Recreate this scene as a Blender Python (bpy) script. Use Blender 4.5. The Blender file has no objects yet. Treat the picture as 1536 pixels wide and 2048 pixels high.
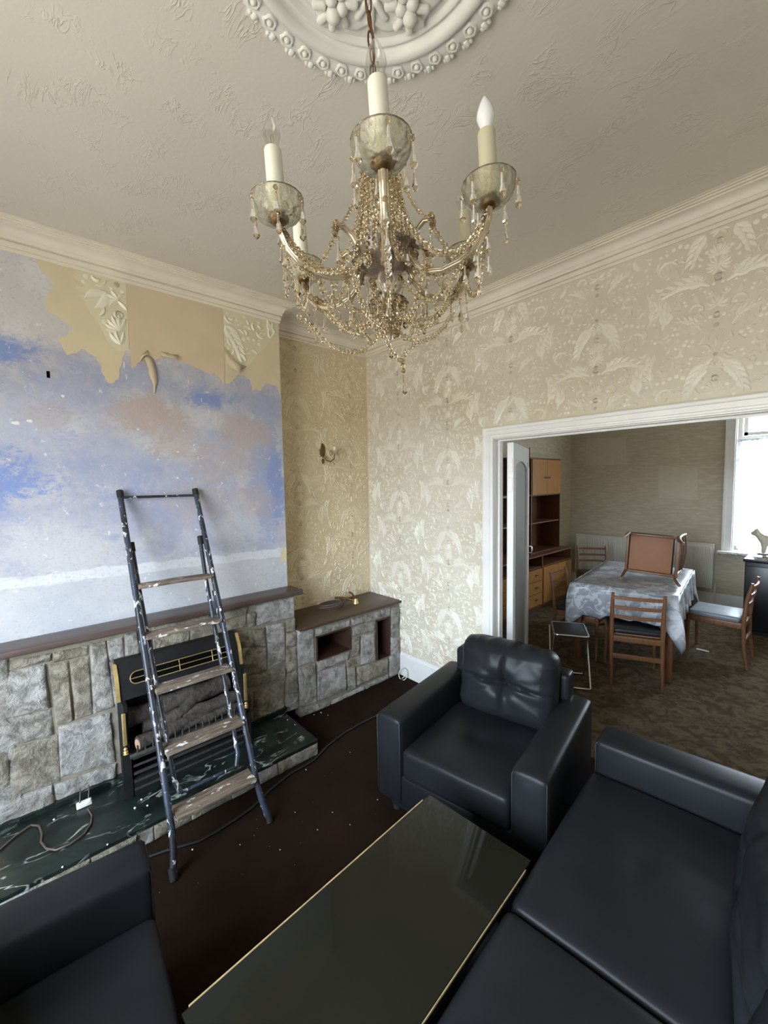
import bpy, bmesh, math, random
import numpy as np
from mathutils import Vector, Matrix, noise
from mathutils.geometry import tessellate_polygon
PI = math.pi
R = math.radians
COL = bpy.context.scene.collection
SC = bpy.context.scene

# ------------------------------------------------------------------ camera
FPX = 826.31                                   # focal length in pixels of a 1536 x 2048 frame
YAW, PITCH, ROLL = R(-48.0925), R(-4.01556), R(-1.01451)
CAM = Vector((0.0, 0.0, 1.70))
fwd = Vector((math.cos(PITCH)*math.sin(YAW), math.cos(PITCH)*math.cos(YAW), math.sin(PITCH)))
rgt = Vector((math.cos(YAW), -math.sin(YAW), 0.0))
upv = rgt.cross(fwd)
RX = rgt*math.cos(ROLL) + upv*math.sin(ROLL)
UX = -rgt*math.sin(ROLL) + upv*math.cos(ROLL)
cd = bpy.data.cameras.new('camera')
cd.sensor_fit = 'VERTICAL'; cd.sensor_height = 36.0; cd.lens = FPX/2048*36.0
cd.clip_start = 0.02; cd.clip_end = 200
cam = bpy.data.objects.new('camera', cd); COL.objects.link(cam)
cam.matrix_world = Matrix(((RX.x, UX.x, -fwd.x, CAM.x), (RX.y, UX.y, -fwd.y, CAM.y), (RX.z, UX.z, -fwd.z, CAM.z), (0, 0, 0, 1)))
SC.camera = cam

# ------------------------------------------------------------------ sky, daylight, exposure
W = bpy.data.worlds.new('overcast_sky'); SC.world = W; W.use_nodes = True
wn = W.node_tree.nodes; wl = W.node_tree.links
bg = wn['Background']; bg.inputs['Strength'].default_value = 32.0
tc = wn.new('ShaderNodeTexCoord'); sx = wn.new('ShaderNodeSeparateXYZ'); rp = wn.new('ShaderNodeValToRGB')
wl.new(tc.outputs['Generated'], sx.inputs[0]); wl.new(sx.outputs['Z'], rp.inputs[0]); wl.new(rp.outputs[0], bg.inputs['Color'])
rp.color_ramp.elements[0].position = 0.0; rp.color_ramp.elements[0].color = (0.26, 0.25, 0.22, 1)    # streets and gardens below the horizon
rp.color_ramp.elements[1].position = 0.04; rp.color_ramp.elements[1].color = (0.75, 0.87, 1.0, 1)     # even overcast sky
def portal(name, loc, rot, sx_, sy_):
    l = bpy.data.lights.new(name, 'AREA'); l.shape = 'RECTANGLE'; l.size = sx_; l.size_y = sy_
    l.cycles.is_portal = True
    o = bpy.data.objects.new(name, l); o.location = loc; o.rotation_euler = rot; COL.objects.link(o)
portal('daylight_front_window', (-0.80, -1.42, 1.40), (R(90), 0, 0), 2.0, 2.0)
portal('daylight_dining_window', (-0.155, 7.06, 1.68), (R(-90), 0, 0), 1.60, 1.90)
SC.view_settings.view_transform = 'Standard'; SC.view_settings.look = 'None'
SC.view_settings.exposure = 0.0; SC.view_settings.gamma = 1.0; SC.view_settings.use_curve_mapping = False
SC.cycles.use_denoising = True
SC.cycles.max_bounces = 9; SC.cycles.diffuse_bounces = 5; SC.cycles.glossy_bounces = 4; SC.cycles.transmission_bounces = 7; SC.cycles.adaptive_threshold = .02; SC.cycles.transparent_max_bounces = 24
SC.cycles.sample_clamp_indirect = 8.0

# ------------------------------------------------------------------ pixel of the photograph -> point on a real plane
def ray(u, v):
    return RX*((u-768)/FPX) - UX*((v-1024)/FPX) + fwd
def on(u, v, ax, val):
    d = ray(u, v); return CAM + d*((val-CAM[ax])/d[ax])

# ------------------------------------------------------------------ the room's main measures (metres)
YB = 2.488          # wall with the wide doorway
XA = -2.985         # back of the alcove beside the chimney breast
XC = -2.744         # face of the chimney breast
YC0, YC1 = -0.15, 1.484
XR = 1.48           # wall behind the sofa
YF = -1.15          # front wall with the bay window
ZC = 2.965          # ceiling
XDL, XDR, ZDH = -1.625, 0.42, 1.985     # doorway opening
YB2 = 2.60          # back face of the doorway wall
YW = 6.80           # far wall of the dining room
XR2 = 1.30
ROSE = (-0.75, 0.672)

# ------------------------------------------------------------------ materials
def new_mat(name):
    m = bpy.data.materials.new(name); m.use_nodes = True
    nt = m.node_tree; b = nt.nodes['Principled BSDF']; return m, nt, b
def mixrgb(nt, fac, a, b, blend='MIX'):
    n = nt.nodes.new('ShaderNodeMix'); n.data_type = 'RGBA'; n.blend_type = blend
    for key, val in ((0, fac), (6, a), (7, b)):
        if isinstance(val, bpy.types.NodeSocket): nt.links.new(val, n.inputs[key])
        else: n.inputs[key].default_value = val if key == 0 else (*val, 1) if len(val) == 3 else val
    return n.outputs[2]
def math_n(nt, op, a, b=None, c=None, clamp=False):
    n = nt.nodes.new('ShaderNodeMath'); n.operation = op; n.use_clamp = clamp
    for i, val in enumerate((a, b, c)):
        if val is None: continue
        if isinstance(val, bpy.types.NodeSocket): nt.links.new(val, n.inputs[i])
        else: n.inputs[i].default_value = val
    return n.outputs[0]
def coords(nt, scale=(1, 1, 1), loc=(0, 0, 0), rot=(0, 0, 0)):
    t = nt.nodes.new('ShaderNodeTexCoord'); mp = nt.nodes.new('ShaderNodeMapping')
    nt.links.new(t.outputs['Object'], mp.inputs[0])
    mp.inputs['Scale'].default_value = scale; mp.inputs['Location'].default_value = loc; mp.inputs['Rotation'].default_value = rot
    return mp.outputs[0]
def noise_n(nt, vec, scale, detail=4, rough=.55, dist=0, out='Fac'):
    n = nt.nodes.new('ShaderNodeTexNoise'); nt.links.new(vec, n.inputs['Vector'])
    n.inputs['Scale'].default_value = scale; n.inputs['Detail'].default_value = detail
    n.inputs['Roughness'].default_value = rough; n.inputs['Distortion'].default_value = dist
    return n.outputs[out]
def vor_n(nt, vec, scale, feature='F1', out='Distance'):
    n = nt.nodes.new('ShaderNodeTexVoronoi'); n.feature = feature; nt.links.new(vec, n.inputs['Vector'])
    n.inputs['Scale'].default_value = scale; return n.outputs[out]
def ramp_n(nt, fac, p0, p1, interp='LINEAR'):
    n = nt.nodes.new('ShaderNodeMapRange'); nt.links.new(fac, n.inputs[0])
    n.inputs[1].default_value = p0; n.inputs[2].default_value = p1
    n.interpolation_type = 'SMOOTHSTEP' if interp != 'LINEAR' else 'LINEAR'
    return n.outputs[0]
def bump_n(nt, b, height, strength, dist=.01):
    n = nt.nodes.new('ShaderNodeBump'); nt.links.new(height, n.inputs['Height'])
    n.inputs['Strength'].default_value = strength; n.inputs['Distance'].default_value = dist
    nt.links.new(n.outputs[0], b.inputs['Normal'])
def setc(b, col): b.inputs['Base Color'].default_value = (*col, 1)
def plain(name, col, rough=.5, metal=0.0, spec=.5, var=0.0, vscale=20, bump=0.0, bscale=60, bdist=.002):
    m, nt, b = new_mat(name); setc(b, col)
    b.inputs['Roughness'].default_value = rough; b.inputs['Metallic'].default_value = metal
    b.inputs['Specular IOR Level'].default_value = spec
    if var or bump:
        v = coords(nt)
        if var:
            n = noise_n(nt, v, vscale)
            nt.links.new(mixrgb(nt, ramp_n(nt, n, .3, .7), [c*(1-var) for c in col], [min(1, c*(1+var)) for c in col]), b.inputs['Base Color'])
        if bump: bump_n(nt, b, noise_n(nt, v, bscale, 6), bump, bdist)
    return m
def wood(name, dark, light, axis=1, scale=6, rough=.45):
    m, nt, b = new_mat(name)
    s = [scale*5]*3; s[axis] = scale*.5
    v = coords(nt, tuple(s)); n = noise_n(nt, v, 1.5, 5, .6, .6)
    nt.links.new(mixrgb(nt, ramp_n(nt, n, .3, .7), dark, light), b.inputs['Base Color'])
    b.inputs['Roughness'].default_value = rough
    bump_n(nt, b, n, .08, .001)
    return m
M = {}

# ------------------------------------------------------------------ mesh building
def ico_dirs():
    t = (1+5**.5)/2; vs = [Vector(p).normalized() for p in ((-1,t,0),(1,t,0),(-1,-t,0),(1,-t,0),(0,-1,t),(0,1,t),(0,-1,-t),(0,1,-t),(t,0,-1),(t,0,1),(-t,0,-1),(-t,0,1))]
    fs = [(0,11,5),(0,5,1),(0,1,7),(0,7,10),(0,10,11),(1,5,9),(5,11,4),(11,10,2),(10,7,6),(7,1,8),(3,9,4),(3,4,2),(3,2,6),(3,6,8),(3,8,9),(4,9,5),(2,4,11),(6,2,10),(8,6,7),(9,8,1)]
    return vs, fs
ICO = ico_dirs()
class MB:
    def __init__(s): s.v = []; s.f = []; s.xf = None
    def add(s, vs, fs):
        k = len(s.v)
        if s.xf is not None: vs = [s.xf @ Vector(p) for p in vs]
        s.v += [tuple(p) for p in vs]; s.f += [tuple(i+k for i in f) for f in fs]; return s
    def box(s, x0, x1, y0, y1, z0, z1):
        p = [(x, y, z) for z in (z0, z1) for y in (y0, y1) for x in (x0, x1)]
        return s.add(p, [(0,2,3,1),(4,5,7,6),(0,1,5,4),(2,6,7,3),(0,4,6,2),(1,3,7,5)])
    def bar(s, a, b, w, h, up=(0,0,1)):          # rectangular bar from a to b
        a = Vector(a); b = Vector(b); d = (b-a).normalized(); u = Vector(up)
        if abs(d.dot(u)) > .98: u = Vector((0,1,0))
        r = d.cross(u).normalized(); u = r.cross(d)
        p = [q + r*i*w/2 + u*j*h/2 for q in (a, b) for i, j in ((-1,-1),(1,-1),(1,1),(-1,1))]
        return s.add(p, [(3,2,1,0),(4,5,6,7),(0,1,5,4),(1,2,6,5),(2,3,7,6),(3,0,4,7)])
    def tube(s, pts, rad, n=8, caps=True, closed=False):
        pts = [Vector(p) for p in pts]; m = len(pts)
        rad = rad if isinstance(rad, (list, tuple)) else [rad]*m
        vs = []; fs = []; prev = None
        for i, p in enumerate(pts):
            a = pts[(i-1) % m] if (i > 0 or closed) else p; b = pts[(i+1) % m] if (i < m-1 or closed) else p
            d = (b-a).normalized() if (b-a).length > 1e-9 else Vector((0,0,1))
            if prev is None: u = d.orthogonal().normalized()
            else:
                u = prev - d*prev.dot(d); u = u.normalized() if u.length > 1e-6 else d.orthogonal().normalized()
            prev = u; w = d.cross(u)
            vs += [p + (u*math.cos(2*PI*k/n) + w*math.sin(2*PI*k/n))*rad[i] for k in range(n)]
        for i in range(m if closed else m-1):
            j = (i+1) % m
            fs += [(i*n+k, i*n+(k+1) % n, j*n+(k+1) % n, j*n+k) for k in range(n)]
        if caps and not closed: fs += [tuple(range(n-1, -1, -1)), tuple((m-1)*n+k for k in range(n))]
        return s.add(vs, fs)
    def cyl(s, a, b, r, r2=None, n=12): return s.tube([a, b], [r, r if r2 is None else r2], n)
    def lathe(s, prof, c=(0,0,0), n=24, fn=None, a0=0, a1=2*PI):
        full = abs(a1-a0-2*PI) < 1e-6; vs = []; fs = []; m = len(prof); nn = n if full else n+1
        for k in range(nn):
            a = a0+(a1-a0)*k/n
            for i, (r, z) in enumerate(prof):
                if fn: r, z = fn(a, i, r, z)
                vs.append((c[0]+r*math.cos(a), c[1]+r*math.sin(a), c[2]+z))
        for k in range(n):
            k2 = (k+1) % nn
            fs += [(k*m+i, k2*m+i, k2*m+i+1, k*m+i+1) for i in range(m-1)]
        return s.add(vs, fs)
    def ball(s, c, r, sq=(1,1,1)):
        return s.add([(c[0]+d.x*r*sq[0], c[1]+d.y*r*sq[1], c[2]+d.z*r*sq[2]) for d in ICO[0]], ICO[1])
    def sphere(s, c, r, n=12, m=8, sq=(1,1,1)):
        return s.lathe([(max(r*math.sin(PI*i/m), 1e-5)*sq[0], -r*math.cos(PI*i/m)*sq[2]) for i in range(m+1)], c, n)
    def grid(s, P):                                   # P[i][j] points
        n, m = len(P), len(P[0])
        return s.add([p for row in P for p in row], [(i*m+j, i*m+j+1, (i+1)*m+j+1, (i+1)*m+j) for i in range(n-1) for j in range(m-1)])
    def prism(s, poly, fn0, fn1):                     # 2d polygon, fn(p) -> 3d for both faces
        n = len(poly); tri = tessellate_polygon([[Vector((p[0], p[1], 0)) for p in poly]])
        vs = [fn0(p) for p in poly]+[fn1(p) for p in poly]
        fs = [tuple(t) for t in tri]+[tuple(n+i for i in reversed(t)) for t in tri]
        fs += [(i, (i+1) % n, n+(i+1) % n, n+i) for i in range(n)]
        return s.add(vs, fs)
    def soft(s, c, h, r, n=8, fn=None, rot=None):     # rounded box; fn(local point) -> displaced local point
        ax = []
        for k in range(3):
            rr = min(r, h[k]*.999); e = [-h[k]]+[-h[k]+rr*t for t in (.12, .4, 1)]
            inner = [-h[k]+rr+(2*h[k]-2*rr)*i/n for i in range(1, n)]
            ax.append(e+inner+[-x for x in reversed(e)])
        vs = []; fs = []; idx = {}
        def vert(p):
            key = tuple(round(q, 6) for q in p)
            if key in idx: return idx[key]
            rr = [min(r, h[k]*.999) for k in range(3)]
            q = Vector([max(-h[k]+rr[k], min(h[k]-rr[k], p[k])) for k in range(3)]); d = Vector(p)-q
            d = Vector([d[k]/rr[k] for k in range(3)])
            if d.length > 1e-9: d.normalize()
            q = Vector([q[k]+d[k]*rr[k] for k in range(3)])
            if fn: q = Vector(fn(q))
            if rot is not None: q = rot @ q
            idx[key] = len(vs); vs.append(q+Vector(c)); return idx[key]
        for k in range(3):
            a, b = [(1, 2), (2, 0), (0, 1)][k]
            for sg in (-1, 1):
                for i in range(len(ax[a])-1):
                    for j in range(len(ax[b])-1):
                        quad = []
                        for (ii, jj) in ((i, j), (i+1, j), (i+1, j+1), (i, j+1)):
                            p = [0, 0, 0]; p[k] = sg*h[k]; p[a] = ax[a][ii]; p[b] = ax[b][jj]; quad.append(vert(p))
                        fs.append(tuple(quad) if sg > 0 else tuple(reversed(quad)))
        return s.add(vs, fs)
    def mesh(s, name, mat, smooth=None):
        me = bpy.data.meshes.new(name); me.from_pydata(s.v, [], s.f)
        for m_ in (mat if isinstance(mat, (list, tuple)) else [mat]):
            if m_ is not None: me.materials.append(M[m_] if isinstance(m_, str) else m_)
        if smooth is not None:
            me.polygons.foreach_set('use_smooth', [True]*len(me.polygons)); me.set_sharp_from_angle(angle=R(smooth))
        me.validate(); me.update(); return me
def fix_normals(me):
    bm = bmesh.new(); bm.from_mesh(me); bmesh.ops.recalc_face_normals(bm, faces=bm.faces); bm.to_mesh(me); bm.free()
def wpos(o):
    p = Vector((0, 0, 0))
    while o is not None: p += Vector(o.location); o = o.parent
    return p
def obj(name, mb, mat, parent=None, smooth=None, loc=None, world=False, fix=False):
    """mesh object; world=True: the vertices are world coordinates and are moved into the parent's (unrotated) frame"""
    if isinstance(mb, MB):
        if world and parent is not None:
            w = wpos(parent); mb.v = [(x-w.x, y-w.y, z-w.z) for x, y, z in mb.v]
        me = mb.mesh(name, mat, smooth)
        if fix: fix_normals(me)
    else: me = mb
    o = bpy.data.objects.new(name, me); COL.objects.link(o); o.parent = parent
    if loc is not None: o.location = loc
    return o
def tag(o, label=None, cat=None, group=None, kind=None):
    if label: o['label'] = label
    if cat: o['category'] = cat
    if group: o['group'] = group
    if kind: o['kind'] = kind
    return o
def thing(name, label, cat, loc=(0,0,0), rotz=0, group=None):
    o = bpy.data.objects.new(name, None); o.empty_display_size = .1; COL.objects.link(o)
    o.location = loc; o.rotation_euler = (0, 0, rotz); return tag(o, label, cat, group)
def copy_tree(o, parent=None):
    c = o.copy(); COL.objects.link(c); c.parent = parent
    for ch in list(o.children): copy_tree(ch, c)
    return c
def struct(name, mb, mat, parent=None, smooth=None):
    o = obj(name, mb, mat, parent, smooth)
    if parent is None: o['kind'] = 'structure'
    return o
# ------------------------------------------------------------------ surface materials
def make_materials():
    # damask wallpaper ground, aged
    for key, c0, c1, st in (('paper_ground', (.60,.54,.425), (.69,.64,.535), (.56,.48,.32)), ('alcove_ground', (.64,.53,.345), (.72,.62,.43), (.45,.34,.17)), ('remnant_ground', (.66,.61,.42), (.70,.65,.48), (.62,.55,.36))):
        m, nt, b = new_mat(key); v = coords(nt)
        base = mixrgb(nt, ramp_n(nt, noise_n(nt, v, 1.3, 3), .35, .65), c0, c1)
        stain = ramp_n(nt, noise_n(nt, coords(nt, (1,1,.45)), 2.6, 4, .6, .4), .56, .72)
        nt.links.new(mixrgb(nt, math_n(nt, 'MULTIPLY', stain, .55), base, st), b.inputs['Base Color'])
        b.inputs['Roughness'].default_value = .62
        bump_n(nt, b, noise_n(nt, v, 140, 4), .12, .001); M[key] = m
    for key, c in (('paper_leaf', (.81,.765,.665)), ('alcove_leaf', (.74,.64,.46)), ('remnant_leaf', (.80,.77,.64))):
        m, nt, b = new_mat(key); v = coords(nt)
        nt.links.new(mixrgb(nt, ramp_n(nt, noise_n(nt, v, 1.6, 3), .3, .7), [q*.93 for q in c], [min(1, q*1.05) for q in c]), b.inputs['Base Color'])
        b.inputs['Roughness'].default_value = .36; b.inputs['Specular IOR Level'].default_value = .6
        bump_n(nt, b, noise_n(nt, v, 260, 3), .2, .001); M[key] = m
    # ceiling: textured plaster with raised bark-like ridges
    m, nt, b = new_mat('ceiling_plaster'); v = coords(nt, (1, 1, 1))
    vv = coords(nt, (7, 17, 1), rot=(0, 0, R(-38)))
    n1 = noise_n(nt, vv, 1.0, 3, .6, 1.6)
    rid = math_n(nt, 'SUBTRACT', 1.0, math_n(nt, 'MULTIPLY', math_n(nt, 'ABSOLUTE', math_n(nt, 'SUBTRACT', n1, .5)), 22), clamp=True)
    gate = ramp_n(nt, noise_n(nt, v, 7, 3), .50, .62)
    hgt = math_n(nt, 'ADD', math_n(nt, 'MULTIPLY', rid, gate), math_n(nt, 'MULTIPLY', noise_n(nt, v, 60, 3), .25))
    nt.links.new(mixrgb(nt, ramp_n(nt, noise_n(nt, v, 1.2, 3), .3, .7), (.63,.585,.51), (.68,.635,.56)), b.inputs['Base Color'])
    b.inputs['Roughness'].default_value = .55
    bump_n(nt, b, hgt, .42, .005); M['ceiling_plaster'] = m
    M['plaster'] = plain('plaster', (.74,.72,.67), .5, var=.05, vscale=14, bump=.15, bscale=80)
    M['cornice'] = plain('cornice', (.78,.72,.615), .5, var=.07, vscale=5, bump=.1, bscale=60)
    M['white_gloss'] = plain('white_gloss', (.80,.79,.77), .32, var=.04, vscale=8)
    # chimney breast: bare painted plaster, blue over white over pinkish plaster
    m, nt, b = new_mat('stripped_plaster'); v = coords(nt)
    tcn = nt.nodes.new('ShaderNodeTexCoord'); sep = nt.nodes.new('ShaderNodeSeparateXYZ'); nt.links.new(tcn.outputs['Object'], sep.inputs[0])
    Y, Z = sep.outputs['Y'], sep.outputs['Z']
    nA = noise_n(nt, v, 8, 8, .72, .3); nB = noise_n(nt, v, 22, 5, .7); nC = math_n(nt, 'ADD', math_n(nt, 'MULTIPLY', noise_n(nt, coords(nt, (1, 1, 1.4)), 7, 6, .75, .5), .5), math_n(nt, 'MULTIPLY', noise_n(nt, coords(nt, (1, 1, 1.7)), 30, 8, .82, .3), .5))
    nD = noise_n(nt, coords(nt, (1, 1, 6)), 7, 4, .6); nE = noise_n(nt, coords(nt, (1, 1, 1), (3, 7, 1)), 3.2, 4, .6)
    col = mixrgb(nt, ramp_n(nt, nA, .38, .62), (.37,.39,.51), (.51,.51,.565))
    def blob(y0, z0, ry, rz, amt, soft=.35):
        dy = math_n(nt, 'MULTIPLY', math_n(nt, 'SUBTRACT', Y, y0), 1/ry); dz = math_n(nt, 'MULTIPLY', math_n(nt, 'SUBTRACT', Z, z0), 1/rz)
        d = math_n(nt, 'SQRT', math_n(nt, 'ADD', math_n(nt, 'MULTIPLY', dy, dy), math_n(nt, 'MULTIPLY', dz, dz)))
        d = math_n(nt, 'ADD', d, math_n(nt, 'MULTIPLY', math_n(nt, 'SUBTRACT', nC, .5), 6.5))
        return math_n(nt, 'MULTIPLY', math_n(nt, 'SUBTRACT', 1.0, ramp_n(nt, d, 1-soft, 1+soft, 'S')), amt)
    # whitish filler coming through in the middle and left
    for y0, z0, ry, rz, amt in ((.12,2.02,.20,.16,.8), (.75,1.95,.35,.10,.55), (.18,1.38,.28,.14,.75), (.95,2.12,.16,.07,.7), (1.15,1.42,.22,.10,.5)):
        col = mixrgb(nt, blob(y0, z0, ry, rz, amt, .5), col, (.58,.58,.60))
    # stronger blue
    for y0, z0, ry, rz, amt in ((-.02,2.40,.16,.09,.9), (-.10,1.74,.22,.14,.95), (.42,1.83,.22,.16,.45), (1.36,1.74,.13,.36,.75), (.98,2.26,.16,.06,.85), (.55,2.33,.26,.07,.4), (1.34,2.22,.14,.11,.6), (.65,1.55,.35,.12,.35), (.28,2.22,.20,.12,.4), (.10,1.95,.15,.25,.4), (1.02,1.98,.20,.10,.4), (.80,1.75,.30,.12,.3)):
        col = mixrgb(nt, blob(y0, z0, ry, rz, amt, .28), col, (.29,.345,.555))
    for y0, z0, ry, rz, amt in ((-.04,2.40,.13,.07,1.0), (-.12,1.75,.20,.12,1.0), (.97,2.25,.11,.04,.9), (1.42,1.70,.06,.22,.7)):
        col = mixrgb(nt, blob(y0, z0, ry, rz, amt, .3), col, (.21,.29,.57))
    # pinkish undercoat patches
    for y0, z0, ry, rz, amt in ((.63,2.11,.18,.12,1.0), (1.20,2.06,.17,.13,.8), (.78,1.98,.16,.10,.6), (1.05,1.86,.22,.12,.5), (1.26,1.58,.14,.10,.5), (.88,1.60,.22,.12,.45), (.16,2.08,.10,.06,.45), (.45,2.46,.30,.05,.3)):
        col = mixrgb(nt, blob(y0, z0, ry, rz, amt, .3), col, (.46,.385,.365))
    # pale plaster top left and bottom
    up = ramp_n(nt, math_n(nt, 'ADD', Z, math_n(nt, 'MULTIPLY', math_n(nt, 'SUBTRACT', nC, .5), .35)), 2.40, 2.50, 'S')
    col = mixrgb(nt, up, col, mixrgb(nt, ramp_n(nt, nE, .4, .6), (.56,.55,.57), (.63,.62,.63)))
    lo = ramp_n(nt, math_n(nt, 'ADD', Z, math_n(nt, 'MULTIPLY', math_n(nt, 'SUBTRACT', nD, .5), .28)), 1.30, 1.17, 'S')
    col = mixrgb(nt, lo, col, mixrgb(nt, ramp_n(nt, nE, .4, .6), (.48,.50,.545), (.57,.575,.60)))
    zz = math_n(nt, 'SUBTRACT', math_n(nt, 'ADD', Z, math_n(nt, 'MULTIPLY', math_n(nt, 'SUBTRACT', nD, .5), .06)), math_n(nt, 'ADD', 1.235, math_n(nt, 'MULTIPLY', Y, -.02)))
    strk = math_n(nt, 'SUBTRACT', 1.0, ramp_n(nt, math_n(nt, 'ABSOLUTE', zz), .022, .034, 'S'))
    col = mixrgb(nt, math_n(nt, 'MULTIPLY', strk, .8), col, (.70,.71,.74))
    yel = math_n(nt, 'MULTIPLY', math_n(nt, 'MULTIPLY', ramp_n(nt, Y, 1.43, 1.445), ramp_n(nt, math_n(nt, 'ABSOLUTE', math_n(nt, 'SUBTRACT', Z, 1.19)), .055, .045)), 1.0)
    col = mixrgb(nt, yel, col, (.66,.58,.38))
    # flecks and scratches
    fl = ramp_n(nt, nB, .645, .69); col = mixrgb(nt, math_n(nt, 'MULTIPLY', fl, .7), col, (.83,.83,.86))
    fd = ramp_n(nt, noise_n(nt, coords(nt, (1, 1, 1.6), (1, 2, 3)), 46, 6, .7), .55, .66); col = mixrgb(nt, math_n(nt, 'MULTIPLY', fd, .5), col, (.36,.35,.39))
    fe = ramp_n(nt, noise_n(nt, coords(nt, (1, 1, .5), (5, 2, 9)), 15, 6, .7, .5), .54, .66); col = mixrgb(nt, math_n(nt, 'MULTIPLY', fe, .32), col, (.50,.475,.455))
    nt.links.new(col, b.inputs['Base Color']); b.inputs['Roughness'].default_value = .7
    bump_n(nt, b, math_n(nt, 'ADD', nB, math_n(nt, 'MULTIPLY', nA, 1.5)), .45, .005); M['stripped_plaster'] = m
    M['lining_paper'] = plain('lining_paper', (.645,.555,.385), .75, var=.05, vscale=5, bump=.05, bscale=40)
    M['lining_paper_tan'] = plain('lining_paper_tan', (.62,.51,.36), .75, var=.05, vscale=4, bump=.05, bscale=40)
    M['dark_hole'] = plain('dark_hole', (.004,.004,.004), .95, spec=0.0)
    # carpets
    m, nt, b = new_mat('brown_carpet'); v = coords(nt)
    nt.links.new(mixrgb(nt, ramp_n(nt, noise_n(nt, v, 4, 4), .3, .7), (.0115,.0055,.003), (.021,.0108,.006)), b.inputs['Base Color'])
    b.inputs['Roughness'].default_value = .95; b.inputs['Specular IOR Level'].default_value = .1; bump_n(nt, b, noise_n(nt, v, 320, 2), .6, .004); M['brown_carpet'] = m
    m, nt, b = new_mat('dining_carpet'); v = coords(nt)
    pat = ramp_n(nt, noise_n(nt, v, 11, 4, .6, 1.2), .42, .60)
    nt.links.new(mixrgb(nt, pat, (.080,.057,.034), (.15,.115,.072)), b.inputs['Base Color'])
    b.inputs['Roughness'].default_value = .95; b.inputs['Specular IOR Level'].default_value = .1; bump_n(nt, b, noise_n(nt, v, 300, 2), .6, .004); M['dining_carpet'] = m
    # dining room wallpaper: grey-beige with faint horizontal strokes
    m, nt, b = new_mat('dining_paper'); v = coords(nt)
    s = noise_n(nt, coords(nt, (3, 3, 16)), 2.2, 5, .6, .5)
    c = mixrgb(nt, ramp_n(nt, s, .45, .62), (.55,.475,.345), (.64,.575,.45))
    nt.links.new(c, b.inputs['Base Color']); b.inputs['Roughness'].default_value = .7
    bump_n(nt, b, s, .25, .002); M['dining_paper'] = m
    M['dining_paper_clean'] = plain('dining_paper_clean', (.63,.565,.435), .7, var=.05)
    # stone
    for key, a, c in (('stone_grey', (.21,.195,.17), (.50,.475,.43)), ('stone_buff', (.19,.167,.125), (.45,.41,.33)), ('stone_pale', (.27,.255,.235), (.58,.56,.53))):
        m, nt, b = new_mat(key); v = coords(nt)
        n = noise_n(nt, v, 17, 7, .68, .5); n2 = noise_n(nt, v, 5, 3); pits = ramp_n(nt, vor_n(nt, v, 70), .02, .16)
        cc = mixrgb(nt, ramp_n(nt, n, .40, .60), a, c); cc = mixrgb(nt, math_n(nt, 'MULTIPLY', ramp_n(nt, n2, .5, .7), .45), cc, (.26,.225,.16))
        cc = mixrgb(nt, math_n(nt, 'MULTIPLY', math_n(nt, 'SUBTRACT', 1.0, pits), .35), cc, (.20,.18,.15))
        nt.links.new(cc, b.inputs['Base Color']); b.inputs['Roughness'].default_value = .8
        bump_n(nt, b, math_n(nt, 'ADD', n, math_n(nt, 'MULTIPLY', noise_n(nt, v, 60, 5, .7), .5)), 1.0, .035); M[key] = m
    M['mortar'] = plain('mortar', (.22,.195,.15), .9, var=.2, vscale=30, bump=.5, bscale=120, bdist=.004)
    M['mantel_wood'] = wood('mantel_wood', (.070,.046,.040), (.105,.074,.066), 1, 7, .35)
    M['cabinet_top'] = wood('cabinet_top', (.050,.028,.018), (.078,.046,.030), 1, 7, .38)
    M['niche_wood'] = wood('niche_wood', (.040,.019,.013), (.064,.031,.021), 2, 9, .4)
    M['teak'] = wood('teak', (.155,.066,.030), (.23,.105,.048), 2, 8, .38)
    M['teak_dark'] = wood('teak_dark', (.13,.050,.022), (.19,.080,.038), 2, 8, .4)
    M['oak_front'] = wood('oak_front', (.33,.145,.040), (.42,.20,.058), 2, 6, .36)
    M['unit_dark'] = wood('unit_dark', (.085,.030,.013), (.13,.050,.024), 2, 6, .4)
    M['ladder_wood'] = plain('ladder_wood', (.165,.125,.092), .75, var=.5, vscale=28, bump=.3, bscale=90)
    m, nt, b = new_mat('ladder_wood'); v = coords(nt)
    cc = mixrgb(nt, ramp_n(nt, noise_n(nt, coords(nt, (40, 5, 40)), 1.4, 5, .65, .5), .35, .65), (.085,.062,.046), (.24,.185,.14))
    cc = mixrgb(nt, ramp_n(nt, noise_n(nt, coords(nt, (1, .45, 1), (2, 3, 1)), 30, 4, .65), .60, .64), cc, (.70,.68,.64))
    nt.links.new(cc, b.inputs['Base Color']); b.inputs['Roughness'].default_value = .8; bump_n(nt, b, noise_n(nt, coords(nt, (60, 8, 60)), 1.5, 4), .5, .003); M['ladder_wood'] = m
    # green-black marble
    m, nt, b = new_mat('marble'); v = coords(nt)
    n = noise_n(nt, v, 5, 5, .6, 1.5); vein = math_n(nt, 'SUBTRACT', 1.0, math_n(nt, 'MULTIPLY', math_n(nt, 'ABSOLUTE', math_n(nt, 'SUBTRACT', noise_n(nt, coords(nt, (2.2, .9, 1), rot=(0,0,R(25))), 5, 3, .5, .7), .5)), 38), clamp=True)
    gate = ramp_n(nt, noise_n(nt, v, 8, 3), .47, .62)
    cc = mixrgb(nt, ramp_n(nt, n, .35, .7), (.004,.0065,.006), (.019,.030,.025))
    cc = mixrgb(nt, math_n(nt, 'MULTIPLY', math_n(nt, 'MULTIPLY', vein, gate), .8), cc, (.50,.56,.52))
    nt.links.new(cc, b.inputs['Base Color']); b.inputs['Roughness'].default_value = .3; M['marble'] = m
    # black leather
    m, nt, b = new_mat('leather'); v = coords(nt)
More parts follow.
